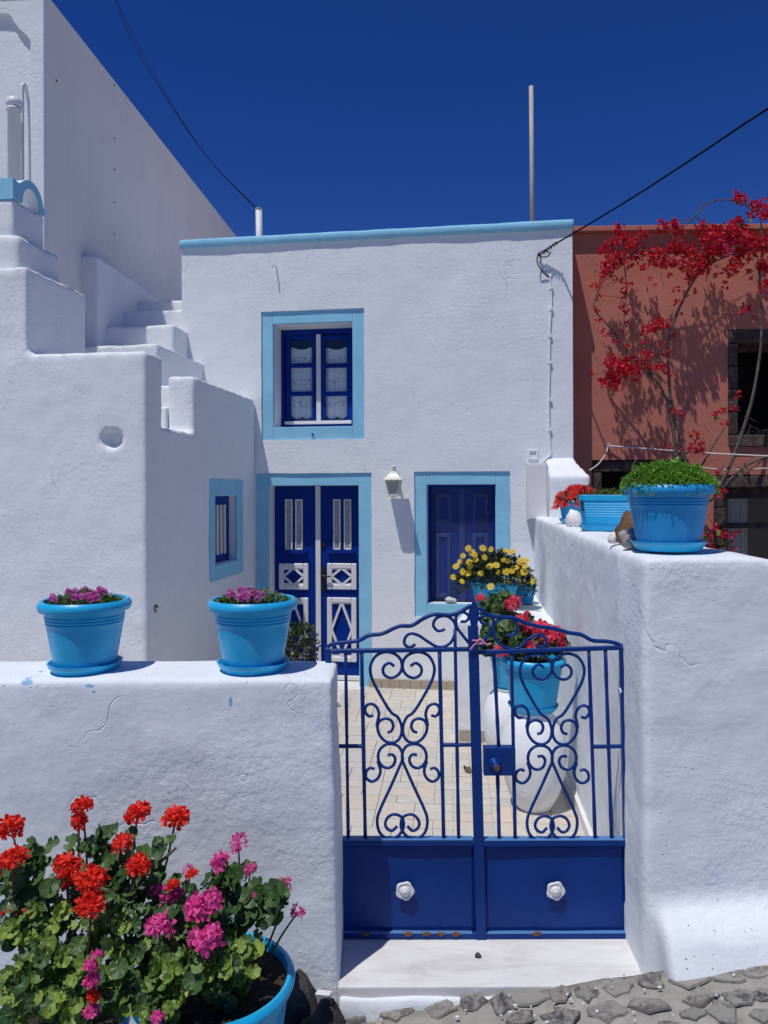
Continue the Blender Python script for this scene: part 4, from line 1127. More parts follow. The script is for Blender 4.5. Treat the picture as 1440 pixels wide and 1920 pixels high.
def floret(petals=5, r=1.0, cup=.35):
    V, Fc = [], []
    for k in range(petals):
        a = 2 * math.pi * k / petals + rnd.uniform(-.12, .12); ca, sa = math.cos(a), math.sin(a); q = rnd.uniform(.85, 1.1)
        pts = [(0, 0, 0), (.42, -.20, .16 * cup), (.85, -.36, .6 * cup), (1.06, -.16, .9 * cup), (1.06, .16, .9 * cup), (.85, .36, .6 * cup), (.42, .20, .16 * cup)]
        b = len(V)
        for x, y, z in pts: V.append(Vector((r * q * (x * ca - y * sa), r * q * (x * sa + y * ca), r * z)))
        Fc += [(b, b + 1, b + 2, b + 3), (b, b + 3, b + 4), (b, b + 4, b + 5, b + 6)]
    return V, Fc
def head(n, rad, fr, flat=.8, spread=1.0):                  # a loose umbel of florets, open below
    parts = []
    lop = Vector((rnd.uniform(-.2, .2), rnd.uniform(-.2, .2), 0))
    for k in range(n):
        z = 1 - (k + .5) / n * 1.25; ph = k * 2.39996 + rnd.uniform(-.3, .3)
        rr_ = math.sqrt(max(0, 1 - z * z)); d = Vector((rr_ * math.cos(ph), rr_ * math.sin(ph), z * flat))
        d += Vector([rnd.gauss(0, .13) for _ in range(3)]) + lop * z
        q = (d.normalized() + Vector([rnd.gauss(0, .25) for _ in range(3)])).to_track_quat('Z', 'Y') @ Matrix.Rotation(rnd.uniform(0, 6), 3, 'Z').to_quaternion()
        V, Fc = floret(5, fr * rnd.uniform(.75, 1.2), rnd.uniform(.0, .4))
        parts.append(([q @ p + d * rad * spread * rnd.uniform(.8, 1.08) for p in V], Fc))
        parts.append(vtube([Vector((0, 0, -.35)), d * rad * spread * .7, d * rad * spread], .022, 3))
    return cat(*parts)
def head_meshes(mat, cnt, n, rad, fr, **kw):
    out = []
    for i in range(cnt):
        me = mesh('flower_head', head(n, rad, fr, **kw)); me.materials.append(M[mat]); out.append(me)
    return out
HR = head_meshes('petal_red', 5, 27, .74, .46); HP = head_meshes('petal_pink', 5, 20, .74, .52); HS = head_meshes('petal_rose', 3, 26, .78, .48)
HPs = head_meshes('petal_pink', 2, 9, .85, .50)

def put(me, par, p, s, name, tilt=.5, face=None):
    o = link(name, me, None, par)
    o.location = p; o.scale = (s, s, s)
    if face is not None:
        o.rotation_euler = (Vector(face).to_track_quat('Z', 'Y') @ Matrix.Rotation(rnd.uniform(0, 6.28), 3, 'Z').to_quaternion()).to_euler()
    else: o.rotation_euler = (rnd.uniform(-tilt, tilt), rnd.uniform(-tilt, tilt), rnd.uniform(0, 6.28))
    return o

def leaf_face():                                            # leaves lean to the light and outwards
    return Vector((rnd.gauss(-.25, .5), rnd.gauss(-.75, .5), rnd.gauss(.75, .4)))

def clump_leaves(par, org, clumps, size, limit, stuff_n, mk='a', dark='b'):
    """clumps: (world centre, rx, ry, rz); leaves sit towards the outside of each"""
    tot = sum(c[1] * c[3] for c in clumps); pts = []
    for (c, rx, ry, rz) in clumps:
        n = int(round((limit + stuff_n) * rx * rz / tot))
        for _ in range(n):
            d = Vector([rnd.gauss(0, 1) for _ in range(3)]).normalized()
            if d.y > .25 and rnd.random() < .7: d.y = -d.y
            q = rnd.uniform(.45, 1.05); pts.append(c + Vector((d.x * rx, d.y * ry, d.z * rz)) * q)
    pts.sort(key=lambda p: p.y)
    stuff = []
    for k, p in enumerate(pts):
        s = size * rnd.uniform(.6, 1.25); fc = leaf_face()
        kind = mk if rnd.random() < .66 else dark
        if k < limit:
            put(leaf_me[(kind, rnd.randrange(3))], par, p - org, s, 'leaf', face=fc)
        else:
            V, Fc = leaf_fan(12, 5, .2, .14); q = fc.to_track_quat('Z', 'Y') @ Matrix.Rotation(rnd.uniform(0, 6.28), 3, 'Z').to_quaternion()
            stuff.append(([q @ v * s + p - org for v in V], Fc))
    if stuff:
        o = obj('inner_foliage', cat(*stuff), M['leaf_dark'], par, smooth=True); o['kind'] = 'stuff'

def stalk(par, a, b, r0, r1, mat='stem', bend=.03, name='stem'):
    a, b = Vector(a), Vector(b); m_ = (a + b) / 2 + Vector((rnd.uniform(-bend, bend), rnd.uniform(-bend, bend), bend * .5))
    return obj(name, vtube(smoothpath([a, m_, b], 4), [r0, r1], 6), M[mat], par, smooth=True)

# --- the two pots on the left wall, purple flowers
cup_me = []
for i in range(2):
    V, Fc = [], []
    n = 10
    for r, z in ((.15, 0), (.55, .35), (.72, .85), (.60, 1.25)):
        for k in range(n):
            a = 2 * math.pi * k / n; V.append(Vector((r * math.cos(a), r * math.sin(a), z + (.14 * math.cos(2 * a) if z > .8 else 0))))
    for q in range(3):
        for k in range(n): j = (k + 1) % n; Fc.append((q * n + k, q * n + j, (q + 1) * n + j, (q + 1) * n + k))
    me = mesh('blossom', (V, Fc)); me.materials.append(M['petal_purple']); me.polygons.foreach_set('use_smooth', [True] * len(me.polygons)); cup_me.append(me)
def tuft(n, rx, ry, z0, h, size, seed, w=.22, drop=0.0, lump=0.0):
    r = random.Random(seed); parts = []
    for _ in range(n):
        a = r.uniform(0, 6.28); q = math.sqrt(r.random()); x, y = rx * q * math.cos(a), ry * q * math.sin(a)
        z = z0 + h * (1 - q * q * .7) * r.uniform(.35, 1.0) - drop * max(0, q - .8) * 5 * r.random()
        s = size * r.uniform(.6, 1.3); z += lump * noise.noise(Vector((x * 26, y * 26, seed)))
        V = [Vector((0, 0, 0)), Vector((.5, -w, .12)), Vector((1.0, 0, .05)), Vector((.5, w, .12))]
        d = Vector((x * 2 + r.gauss(0, .12), y * 2 + r.gauss(0, .12), r.uniform(.05, .5))).normalized() if r.random() < .7 else Vector((r.gauss(0, 1), r.gauss(0, 1), r.uniform(0, 1))).normalized()
        m3 = d.to_track_quat('X', 'Z').to_matrix() @ Matrix.Rotation(r.uniform(-.8, .8), 3, 'X')
        parts.append(([m3 @ v * s + Vector((x, y, z)) for v in V], [(0, 1, 2, 3)]))
    return cat(*parts)
wall_top = lw_.data
def pansy(px, label, slabel, tilt):
    Y = 2.87; x = ray(px, 1250)[0] * Y; z = 1.083
    sc_ = saucer((x, Y, z), .134, .036, slabel)
    t = thing('potted_flower', label, 'plant pot', loc=(x, Y, z + .009), group='purple flowerpots on the wall')
    pot(t, .165, .106, .258, 'pot', .028, .03)
    o = obj('foliage', tuft(520, .126, .126, .225, .055, .026, px), M['moss'], t); o['kind'] = 'stuff'
    for _ in range(24):
        a = rnd.uniform(0, 6.28); q = math.sqrt(rnd.random()) * .120
        b = put(cup_me[0], t, (q * math.cos(a), q * math.sin(a),   .263 + rnd.uniform(0, .026) * (1 - q * 3)), .0172 * rnd.uniform(.8, 1.15), 'blossom', face=(rnd.uniform(-.7, .1), -1, rnd.uniform(.3, .8)))
pansy(160, 'blue pot of small purple flowers on the wall, farther from the gate', 'blue saucer under the purple-flowered pot farther from the gate', 0)
pansy(475, 'blue pot of small purple flowers on the wall end nearest the gate', 'blue saucer under the purple-flowered pot nearest the gate', 0)

# --- big green pot on the right wall
zW = 1.520
X, Y = ray(1253, 1000)[0] * 2.92, 2.92
saucer((X, Y, zW), .138, .036, 'blue saucer under the large green-planted pot on the right wall', 'pot')
t = thing('potted_sedum', 'large blue pot overflowing with bright green sedum on the right wall', 'plant pot', loc=(X, Y, zW + .009))
pot(t, .167, .112, .240, 'pot2', .028, .02)
o = obj('foliage', tuft(6500, .172, .160, .228, .095, .0145, 5, w=.34, drop=.05, lump=.030), M['sedum'], t); o['kind'] = 'stuff'
for px, py in ((1190, 872), (1240, 868), (1178, 898), (1262, 925), (1330, 900)):
    e_ = P(px, py, Y - .02) - Vector((X, Y, zW + .009)); s_ = Vector((e_.x * .8, -.05, .25))
    sp = stalk(t, s_, e_, .003, .002, 'stem', .01, 'sprig')
    o = obj('sprig_leaf', ([v + e_ for v in tuft(16, .012, .012, -.03, .04, .014, px)[0]], tuft(16, .012, .012, -.03, .04, .014, px)[1]), M['sedum'], t); o['kind'] = 'stuff'

# --- troughs
def trough(par, L_, D_, H_, mat='pot', cut=.03, fl=.86, tray=False):
    def octo(l, d, c): return [(-l / 2 + c, -d / 2), (l / 2 - c, -d / 2), (l / 2, -d / 2 + c), (l / 2, d / 2 - c), (l / 2 - c, d / 2), (-l / 2 + c, d / 2), (-l / 2, d / 2 - c), (-l / 2, -d / 2 + c)]
    levels = [(fl - .02, 0), (fl, .004)]
    if not tray:
        for k in range(6):
            z = H_ * (.35 + .07 * k); f = fl + (1 - fl) * z / H_ * .8; levels += [(f, z), (f + .012, z + H_ * .015), (f + .012, z + H_ * .035), (f, z + H_ * .045)]
        levels += [(.955, H_ * .84), (1.0, H_ * .845), (1.0, H_ * .99), (.985, H_), (.94, H_), (.93, H_ * .9), (.90, H_ * .82)]
    else: levels += [(1.0, H_), (.97, H_), (fl - .02, .01)]
    V, Fc = [], []
    for f, z in levels: V += [Vector((x, y, z)) for x, y in octo(L_ * f, D_ * f, cut)]
    for k in range(len(levels) - 1):
        for i in range(8): j = (i + 1) % 8; Fc.append((k * 8 + i, k * 8 + j, (k + 1) * 8 + j, (k + 1) * 8 + i))
    Fc.append(tuple(range(7, -1, -1))); Fc.append(tuple(range((len(levels) - 1) * 8, len(levels) * 8)))
    return obj('tray' if tray else 'trough', (V, Fc), M[mat], par)
def traybelow(loc, rz, L_, D_, label):
    o = trough(None, L_, D_, .03, 'pot', .03, .9, True); o.name = 'trough_tray'; o.location = loc; o.rotation_euler = (0, 0, rz); tag(o, label, 'tray', 'blue plastic trays')
# green trough behind the big pot
Yt = 4.3; Xt = 1.275; rz = R(-28)
traybelow((Xt, Yt, zW + .004), rz, .34, .21, 'blue tray under the green trough on the right wall')
t = thing('planted_trough', 'blue ribbed trough with low green plants between stones on the right wall', 'planter', loc=(Xt, Yt, zW + .012), rotz=rz)
trough(t, .34, .20, .19); o = obj('soil', vbox(-.15, .15, -.085, .085, .10, .158), M['soil'], t)
o = obj('foliage', tuft(900, .165, .09, .155, .06, .022, 9), M['moss'], t); o['kind'] = 'stuff'
# red flowering trough farther back
Yt = 5.15; Xt = 1.335; rz = R(-24)
traybelow((Xt, Yt, zW + .010), rz, .30, .20, 'blue tray under the crimson-flowered trough at the wall end')
t = thing('planted_trough', 'blue trough heaped with crimson ice-plant flowers at the house end of the wall', 'planter', loc=(Xt, Yt, zW + .018), rotz=rz)
trough(t, .30, .19, .13); obj('soil', vbox(-.12, .12, -.075, .075, .08, .110), M['soil'], t)
o = obj('foliage', tuft(420, .16, .12, .10, .13, .035, 19), M['olive'], t); o['kind'] = 'stuff'
fl_me = []
for i in range(3):
    parts = []
    for k in range(12):
        a = 2 * math.pi * k / 12; parts.append(([Matrix.Rotation(a, 3, 'Z') @ v for v in (Vector((0, 0, 0)), Vector((.6, -.12, .35)), Vector((1, 0, .6)), Vector((.6, .12, .35)))], [(0, 1, 2, 3)]))
    me = mesh('blossom', cat(*parts)); me.materials.append(M['petal_ice']); fl_me.append(me)
for _ in range(120):
    a = rnd.uniform(0, 6.28); q = math.sqrt(rnd.random()); x, y = .165 * q * math.cos(a) - .01, .125 * q * math.sin(a)
    put(rnd.choice(fl_me), t, (x - .02, y, .13 + .10 * (1 - q ** 2) - .05 * max(0, q - .75) * 4 * (x < 0)), .028 * rnd.uniform(.7, 1.2), 'blossom', face=(x * 4 + rnd.gauss(0, .5), y * 4 - .6, .7))

# --- stones on the right wall
def rock(px, py, w, h, Y, mat, name, label, seed, z=zW, d=None, cat_='stone', group=None):
    k = Y / FPX; sx, sz = w * k / 2, h * k / 2; sy = (d or sx)
    bm = bmesh.new(); bmesh.ops.create_icosphere(bm, subdivisions=3, radius=1)
    for v in bm.verts:
        q = 1 + .30 * noise.noise(v.co * 1.3 + Vector((seed, 0, 0))) + .10 * noise.noise(v.co * 3.4 + Vector((0, seed, 0)))
        v.co = Vector((v.co.x * sx * q, v.co.y * sy * q, max(v.co.z * sz * q, -sz * .82)))
    me = bpy.data.meshes.new(name); bm.to_mesh(me); bm.free()
    o = link(name, me, M[mat], None, smooth=True); x = ray(px, py)[0] * Y; o.location = (x, Y, z + sz * .80)
    tag(o, label, cat_, group); return o
rock(1184, 1012, 44, 42, 3.04, 'rock_grey', 'stone', 'pale grey pitted stone leaning against the large pot', 3)
rock(1180, 985, 46, 66, 3.26, 'rock_brown', 'stone', 'shiny brown stone behind the large pot on the right wall', 8)
rock(1076, 978, 30, 36, 4.72, 'rock_white', 'stone', 'small white stone between the two blue troughs', 12)
rock(1152, 1008, 22, 24, 3.30, 'rock_white', 'stone', 'little whitish stone under the brown stone', 15)
w = F.world(F.hit(845, 1128, .06)[0], .06, 0)
rock(845, 1130, 22, 12, w.y, 'rock_white', 'pebble', 'flat white pebble on the sill of the wide window', 21, z=iw[2] + .004, cat_='pebble')

# --- daisies on the bench
daisy_me = []
for i in range(3):
    parts = []
    for k in range(13):
        a = 2 * math.pi * k / 13 + rnd.uniform(-.06, .06)
        parts.append(([Matrix.Rotation(a, 3, 'Z') @ v for v in (Vector((.15, 0, .0)), Vector((.6, -.17, .08)), Vector((1, 0, .02 + .08 * i)), Vector((.6, .17, .08)))], [(0, 1, 2, 3)]))
    V, Fc = cat(*parts); n0 = len(Fc)
    V2, F2 = vlathe([(.26, .02), (.22, .12), (.05, .16)], 10)
    me = mesh('daisy', cat((V, Fc), (V2, F2))); me.materials.append(M['petal_yellow']); me.materials.append(M['daisy_eye'])
    me.polygons.foreach_set('material_index', [0] * n0 + [1] * len(F2)); daisy_me.append(me)
zb_ = .852
Yd = 5.88; Xd = ray(928, 1130)[0] * Yd
t = thing('daisy_trough', 'blue trough of yellow daisies on the bench before the wide window', 'planter', loc=(Xd, Yd, zb_), rotz=-F.a)
trough(t, .36, .2, .20, 'pot', .03, .8); obj('soil', vbox(-.14, .14, -.075, .075, .12, .17), M['soil'], t)
o = obj('foliage', tuft(3000, .30, .17, .15, .29, .038, 31, drop=.12), M['daisyleaf'], t); o['kind'] = 'stuff'
org = Vector((Xd, Yd, zb_))
dp = [(855, 1062), (862, 1053), (868, 1042), (878, 1028), (885, 1036), (880, 1054), (892, 1050), (882, 1062), (868, 1072), (878, 1075), (901, 1076), (905, 1028), (921, 1030), (930, 1060), (918, 1062), (948, 1032), (956, 1036), (952, 1052), (944, 1050), (949, 1072), (962, 1034), (975, 1055), (984, 1062), (978, 1050), (972, 1078), (988, 1052), (983, 1072), (950, 1090), (980, 1093), (920, 1100), (850, 1082), (866, 1090), (935, 1074), (999, 1090), (908, 1045), (968, 1064), (960, 1070), (890, 1040)]
for px, py in dp:
    Yf = Yd - .13 + rnd.uniform(-.05, .06) - .04; p = P(px, py, Yf) - org
    p = Matrix.Rotation(F.a, 3, 'Z') @ p
    put(rnd.choice(daisy_me), t, p, .029 * rnd.uniform(.85, 1.2), 'daisy', face=(rnd.gauss(-.1, .4), -1, rnd.uniform(.3, 1.1)))
Y2 = 6.1; X2 = ray(984, 1130)[0] * Y2
t = thing('small_trough', 'small deep blue trough on the bench at the foot of the right wall', 'planter', loc=(X2, Y2, zb_), rotz=-F.a)
trough(t, .16, .16, .15, 'pot2', .02, .8); obj('soil', vbox(-.05, .05, -.05, .05, .09, .125), M['soil'], t)

# --- white jars with pink geraniums
def jar(px, Y, rmax, h, label, foot=.52):
    x = ray(px, 1400)[0] * Y
    pr = [(rmax * foot * .9, 0), (rmax * foot, .01), (rmax * (foot + .24), h * .16), (rmax * .93, h * .34), (rmax, h * .52), (rmax * .97, h * .68), (rmax * .86, h * .82), (rmax * .72, h * .92), (rmax * .60, h * .97), (rmax * .62, h), (rmax * .5, h), (rmax * .45, h * .96), (.01, h * .96)]
    V, Fc = vlathe([(p.x, p.y) for p in smoothpath([(a, b, 0) for a, b in pr], 3)], 48)
    me = fixn(mesh('clay_jar', (V, Fc))); rough(me, .006, 8, px)
    o = link('clay_jar', me, M['white'], None, smooth=True); o.location = (x, Y, .006)
    tag(o, label, 'jar', 'whitewashed clay jars'); return x, .006 + h
xj, zj = jar(1000, 4.22, .178, .535, 'whitewashed clay jar in front, carrying the pink geranium pot')
xk, zk = jar(962, 4.86, .190, .50, 'whitewashed clay jar half hidden behind the front jar')
saucer((xj, 4.22, zj + .001), .138, .036, 'blue saucer on the front white jar')
saucer((xk, 4.86, zk + .001), .125, .034, 'blue saucer on the rear white jar')
def gerpot(x, Y, z, rt, rb, h, label, name='potted_geranium', mat='pot', grp=None):
    t = thing(name, label, 'plant pot', loc=(x, Y, z + .010), group=grp); pot(t, rt, rb, h, mat, .028, .03); return t, Vector((x, Y, z + .010))
t, org = gerpot(xj, 4.22, zj, .178, .118, .285, 'blue pot of coral pink geraniums on the front white jar')
cl = [(P(985, 1205, 4.2), .16, .12, .07), (P(1030, 1210, 4.2), .10, .10, .06), (P(940, 1185, 4.25), .09, .08, .07)]
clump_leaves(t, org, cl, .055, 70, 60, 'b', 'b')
for px, py, r, m_ in ((1012, 1182, 24, HS), (1035, 1195, 26, HS), (990, 1180, 14, HS), (1000, 1215, 22, HS), (978, 1163, 14, HS), (1048, 1212, 17, HS), (940, 1222, 17, HS), (1055, 1190, 12, HS), (1018, 1200, 20, HS)):
    p = P(px, py, 4.15) - org; put(rnd.choice(m_), t, p, r * 4.15 / FPX * .92, 'flower_head', .5); stalk(t, (p.x * .4, .02, .25), p, .004, .003)
t, org = gerpot(xk, 4.86, zk, .165, .112, .25, 'blue pot with leafy rose geranium on the rear white jar')
cl = [(P(930, 1150, 4.8), .10, .09, .11), (P(960, 1180, 4.8), .13, .10, .10), (P(915, 1195, 4.8), .05, .06, .12), (P(950, 1120, 4.8), .05, .05, .04)]
clump_leaves(t, org, cl, .060, 110, 80, 'b', 'b')
for px, py, r in ((962, 1132, 17), (901, 1122, 9), (988, 1150, 6)):
    p = P(px, py, 4.74) - org; put(rnd.choice(HS), t, p, r * 4.74 / FPX, 'flower_head', .5); stalk(t, (p.x * .4, .02, .25), p, .004, .003)

# --- jade plant beside the door
Yj = 6.05; xjd = ray(560, 1200)[0] * Yj
t = thing('jade_plant', 'potted jade bush with glossy olive leaves left of the door', 'plant pot', loc=(xjd, Yj, .004))
pot(t, .15, .10, .30, 'pot2', .026, .03)
parts = []
for _ in range(620):
    d = Vector([rnd.gauss(0, 1) for _ in range(3)]).normalized(); c = Vector((.0, 0, .50)) + Vector((d.x * .145, d.y * .14, d.z * .21)) * rnd.uniform(.5, 1.05)
    V = [Vector((0, 0, 0)), Vector((.45, -.34, .08)), Vector((.82, -.32, .12)), Vector((1, 0, .10)), Vector((.82, .32, .12)), Vector((.45, .34, .08))]
    q = (d + Vector([rnd.gauss(0, .5) for _ in range(3)])).to_track_quat('X', 'Z'); s = .040 * rnd.uniform(.7, 1.2)
    parts.append(([q @ (Matrix.Rotation(rnd.uniform(-1, 1), 3, 'X') @ v) * s + c for v in V], [(0, 1, 2, 3), (0, 3, 4, 5)]))
o = obj('foliage', cat(*parts), M['olive'], t); o['kind'] = 'stuff'
stalk(t, (0, 0, .25), (0, 0, .5), .02, .012, 'bark')

# --- front geraniums at the foot of the left wall
Yg = 2.33; xg = ray(400, 1850)[0] * Yg; zg = zs(xg) + .004
t, org = gerpot(xg, Yg, zg - .010, .245, .17, .44, 'wide blue pot of magenta geraniums at the foot of the left wall')
def gcl(px, py, rx, rz, Y, ry=.09): k = Y / FPX; return (P(px, py, Y), rx * k, ry, rz * k)
cl = [gcl(430, 1660, 50, 34, 2.40), gcl(480, 1700, 44, 38, 2.36), gcl(400, 1740, 60, 50, 2.32), gcl(330, 1700, 55, 45, 2.36), gcl(330, 1810, 62, 44, 2.22), gcl(440, 1800, 44, 40, 2.26), gcl(300, 1780, 50, 50, 2.30), gcl(520, 1690, 20, 40, 2.36), gcl(300, 1880, 40, 30, 2.15), gcl(250, 1850, 40, 40, 2.2)]
cl += [gcl(430, 1845, 46, 22, 2.28), gcl(390, 1800, 60, 40, 2.2)]
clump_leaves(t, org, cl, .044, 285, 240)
for px, py, r, Y, m_ in ((447, 1580, 17, 2.42, HPs), (412, 1618, 19, 2.40, HP), (470, 1630, 13, 2.40, HPs), (354, 1634, 12, 2.38, HPs), (318, 1682, 24, 2.34, HP), (298, 1740, 26, 2.20, HP), (372, 1705, 28, 2.22, HP), (395, 1690, 22, 2.24, HP), (380, 1768, 30, 2.14, HP), (398, 1755, 22, 2.16, HP),
                         (532, 1660, 15, 2.40, HPs), (557, 1712, 14, 2.40, HPs), (478, 1678, 10, 2.34, HPs), (290, 1668, 14, 2.34, HP), (295, 1910, 14, 2.05, HP)):
    p = P(px, py, Y) - org; put(rnd.choice(m_), t, p, r * Y / FPX, 'flower_head', .6)
    stalk(t, (p.x * .55, p.y * .5 + .02, .40), p, .004, .0026, 'stem')
for px, py in ((360, 1640), (325, 1660), (372, 1690)):
    p = P(px, py, 2.33) - org; put(HR[0], t, p, 12 * 2.33 / FPX, 'red_flower_head', .6)
for _ in range(7):
    a = rnd.uniform(0, 6.28); stalk(t, (rnd.uniform(-.1, .1), rnd.uniform(-.08, .08), .39), (rnd.uniform(-.17, .17), rnd.uniform(-.1, .06), rnd.uniform(.5, .68)), .009, .005, 'bark', .05)
Yr = 2.30; xr = ray(105, 1900)[0] * Yr; zr_ = zs(xr) + .004
t, org = gerpot(xr, Yr, zr_ - .010, .21, .15, .40, 'blue pot of tall scarlet geraniums in the lower left corner')
cl = [gcl(40, 1640, 45, 45, 2.38), gcl(75, 1590, 40, 25, 2.42), gcl(160, 1600, 45, 30, 2.42), gcl(210, 1570, 30, 22, 2.44), gcl(235, 1640, 60, 45, 2.38), gcl(120, 1680, 70, 60, 2.34), gcl(40, 1720, 50, 60, 2.32), gcl(215, 1720, 55, 55, 2.30), gcl(280, 1660, 35, 35, 2.38), gcl(110, 1790, 80, 60, 2.24), gcl(50, 1860, 55, 50, 2.18), gcl(200, 1830, 50, 60, 2.20), gcl(140, 1880, 60, 45, 2.14), gcl(320, 1570, 18, 18, 2.44), gcl(245, 1760, 40, 50, 2.26)]
clump_leaves(t, org, cl, .044, 295, 330)
for px, py, r, Y in ((20, 1553, 25, 2.40), (148, 1540, 17, 2.44), (155, 1512, 20, 2.45), (258, 1526, 25, 2.46), (330, 1536, 26, 2.46), (24, 1612, 27, 2.28), (125, 1627, 27, 2.28), (228, 1583, 19, 2.36), (260, 1623, 24, 2.30), (172, 1652, 29, 2.20), (172, 1695, 29, 2.18), (125, 1660, 9, 2.28), (175, 1868, 13, 2.06)):
    p = P(px, py, Y) - org; put(rnd.choice(HR), t, p, r * Y / FPX, 'flower_head', .6)
    stalk(t, (p.x * .5, p.y * .5, .42), p, .0045, .003, 'stem_red')
for px, py, r in ((170, 1812, 15), (172, 1840, 16), (172, 1897, 15), (182, 1790, 10)):
    p = P(px, py, 2.06) - org; put(rnd.choice(HP), t, p, r * 2.06 / FPX, 'magenta_flower_head', .6)
for k in range(5):      # a spent flower head
    a, b = P(35, 1745, 2.3) - org, P(5 + 14 * k, 1712 - 4 * (k % 2), 2.28) - org; stalk(t, a, b, .0022, .0018, 'stem_red', .005)
    put(HR[1], t, b, .007, 'spent_floret')
for px, py in ((60, 1600), (150, 1620), (215, 1660), (110, 1700), (270, 1640), (40, 1680), (330, 1590)):
    p = P(px, py, 2.38) - org; stalk(t, (rnd.uniform(-.1, .1), rnd.uniform(-.05, .08), .36), p, .010, .004, 'bark', .05)

# --- rocks, paper, scraps at the foot of the walls
rock(606, 1890, 84, 130, 2.50, 'lava', 'lava_rock', 'black lava rock nearest the threshold at the wall foot', 31, z=zs(-.2) - .02, cat_='rock')
rock(556, 1880, 84, 150, 2.60, 'lava', 'lava_rock', 'tall black lava rock against the big blue pot', 37, z=zs(-.3) - .02, cat_='rock')
rock(560, 1915, 80, 105, 2.40, 'lava', 'lava_rock', 'small black lava rock at the bottom edge beside the pot', 43, z=zs(-.3) - .04, cat_='rock')
pa = obj('paper_carton', vprism([(-.038, 0), (.030, 0), (.034, .075), (-.030, .085)], lambda x, z: (x, -.012, z), lambda x, z: (x + .02, .02, z * .93)), M['paper'], None, bevel=.002); pa.scale = (.8, .8, .8); pa.location = P(598, 1893, 2.62); pa.rotation_euler = (.15, .1, .2)
tag(pa, 'crumpled white carton scrap behind the black rocks', 'litter')
pb = rock(896, 1798, 12, 8, 2.86, 'lava', 'pebble', 'tiny black pebble on the marble threshold', 51, z=.012, cat_='pebble')
dl = obj('dry_leaf', ([v * .055 for v in leaf_fan(10, 4, .5, .2)[0]], leaf_fan(10, 4, .5, .2)[1]), M['dryleaf'], None); dl.location = PZ(873, 1446, .02); dl.rotation_euler = (.3, .2, 1)
tag(dl, 'curled dry leaf on the terrace tiles behind the gate', 'leaf')

# ------------------------------------------------------------------ bougainvillea on the red house
BV = thing('bougainvillea', 'crimson bougainvillea trained up the front of the red house', 'climber', world=True, loc=(tuple(RF.world(.9, -.22, .2))))
def RW(px, py, v=-.24):
    u, z = RF.hit(px, py, v); return RF.world(u, v, z)
def vine(pts, r0, r1, v=-.24, name='branch', mat='bark', n=5):
    p = [RW(x, y, v + (q[2] if len(q) > 2 else 0)) for q in pts for x, y in [q[:2]]]
    return obj(name, vtube(smoothpath(p, n), [r0, r1], 7, .25), M[mat], BV, smooth=True)
vine([(1272, 1000), (1268, 870), (1262, 800), (1255, 720), (1252, 660), (1258, 620), (1275, 575), (1305, 520), (1340, 490), (1400, 470), (1450, 465)], .017, .008, name='trunk')
vine([(1295, 1000), (1285, 860), (1262, 780), (1235, 720), (1215, 700), (1225, 700), (1205, 690), (1180, 660), (1140, 610), (1115, 580), (1118, 555), (1130, 530), (1145, 505)], .012, .006, name='branch')
vine([(1340, 930), (1370, 870), (1395, 800), (1412, 740), (1425, 660), (1428, 600), (1426, 540), (1420, 480)], .016, .009, name='trunk')
vine([(1330, 940), (1390, 880), (1440, 855), (1470, 845)], .012, .008)
vine([(1300, 900), (1335, 840), (1365, 790), (1380, 760)], .009, .004)
vine([(1350, 905), (1400, 885), (1445, 850)], .008, .006)
vine([(1150, 500), (1200, 470), (1250, 480), (1290, 505)], .007, .004, -.28)
vine([(1170, 500), (1175, 540), (1170, 600), (1173, 650), (1180, 690)], .005, .002)
vine([(1252, 690), (1225, 665), (1190, 675), (1150, 690), (1110, 705)], .006, .002, -.30)
vine([(1253, 660), (1240, 640), (1200, 660), (1160, 672)], .005, .002, -.30)
vine([(1250, 720), (1235, 705), (1215, 695)], .005, .003, -.28)
vine([(1275, 430), (1300, 410), (1320, 385), (1350, 375), (1385, 378), (1405, 390), (1430, 405)], .006, .004, -.30)
vine([(1242, 420), (1280, 412), (1310, 410), (1335, 425)], .005, .003, -.28)
vine([(1250, 440), (1290, 415), (1320, 390), (1345, 372)], .004, .002, -.33)
vine([(1195, 440), (1198, 410), (1205, 392)], .003, .0015, -.28); vine([(1318, 388), (1312, 372), (1309, 366)], .003, .0015, -.30); vine([(1400, 385), (1415, 368), (1424, 358)], .003, .0015, -.30)
vine([(1430, 480), (1428, 430), (1425, 400), (1420, 390)], .009, .005, -.26)
for _ in range(80):                                          # bare twigs
    px, py = rnd.choice([(rnd.uniform(1120, 1440), rnd.uniform(440, 520)), (rnd.uniform(1100, 1260), rnd.uniform(640, 740)), (rnd.uniform(1280, 1430), rnd.uniform(780, 900)), (rnd.uniform(1140, 1200), rnd.uniform(500, 640))])
    q = [(px, py)]; a = rnd.uniform(0, 6.28)
    for k in range(3): a += rnd.uniform(-.6, .6); q.append((q[-1][0] + 10 * math.cos(a), q[-1][1] + 10 * math.sin(a)))
    vine(q, .0028, .001, -.24 + rnd.uniform(-.08, .08), 'twig', n=3)
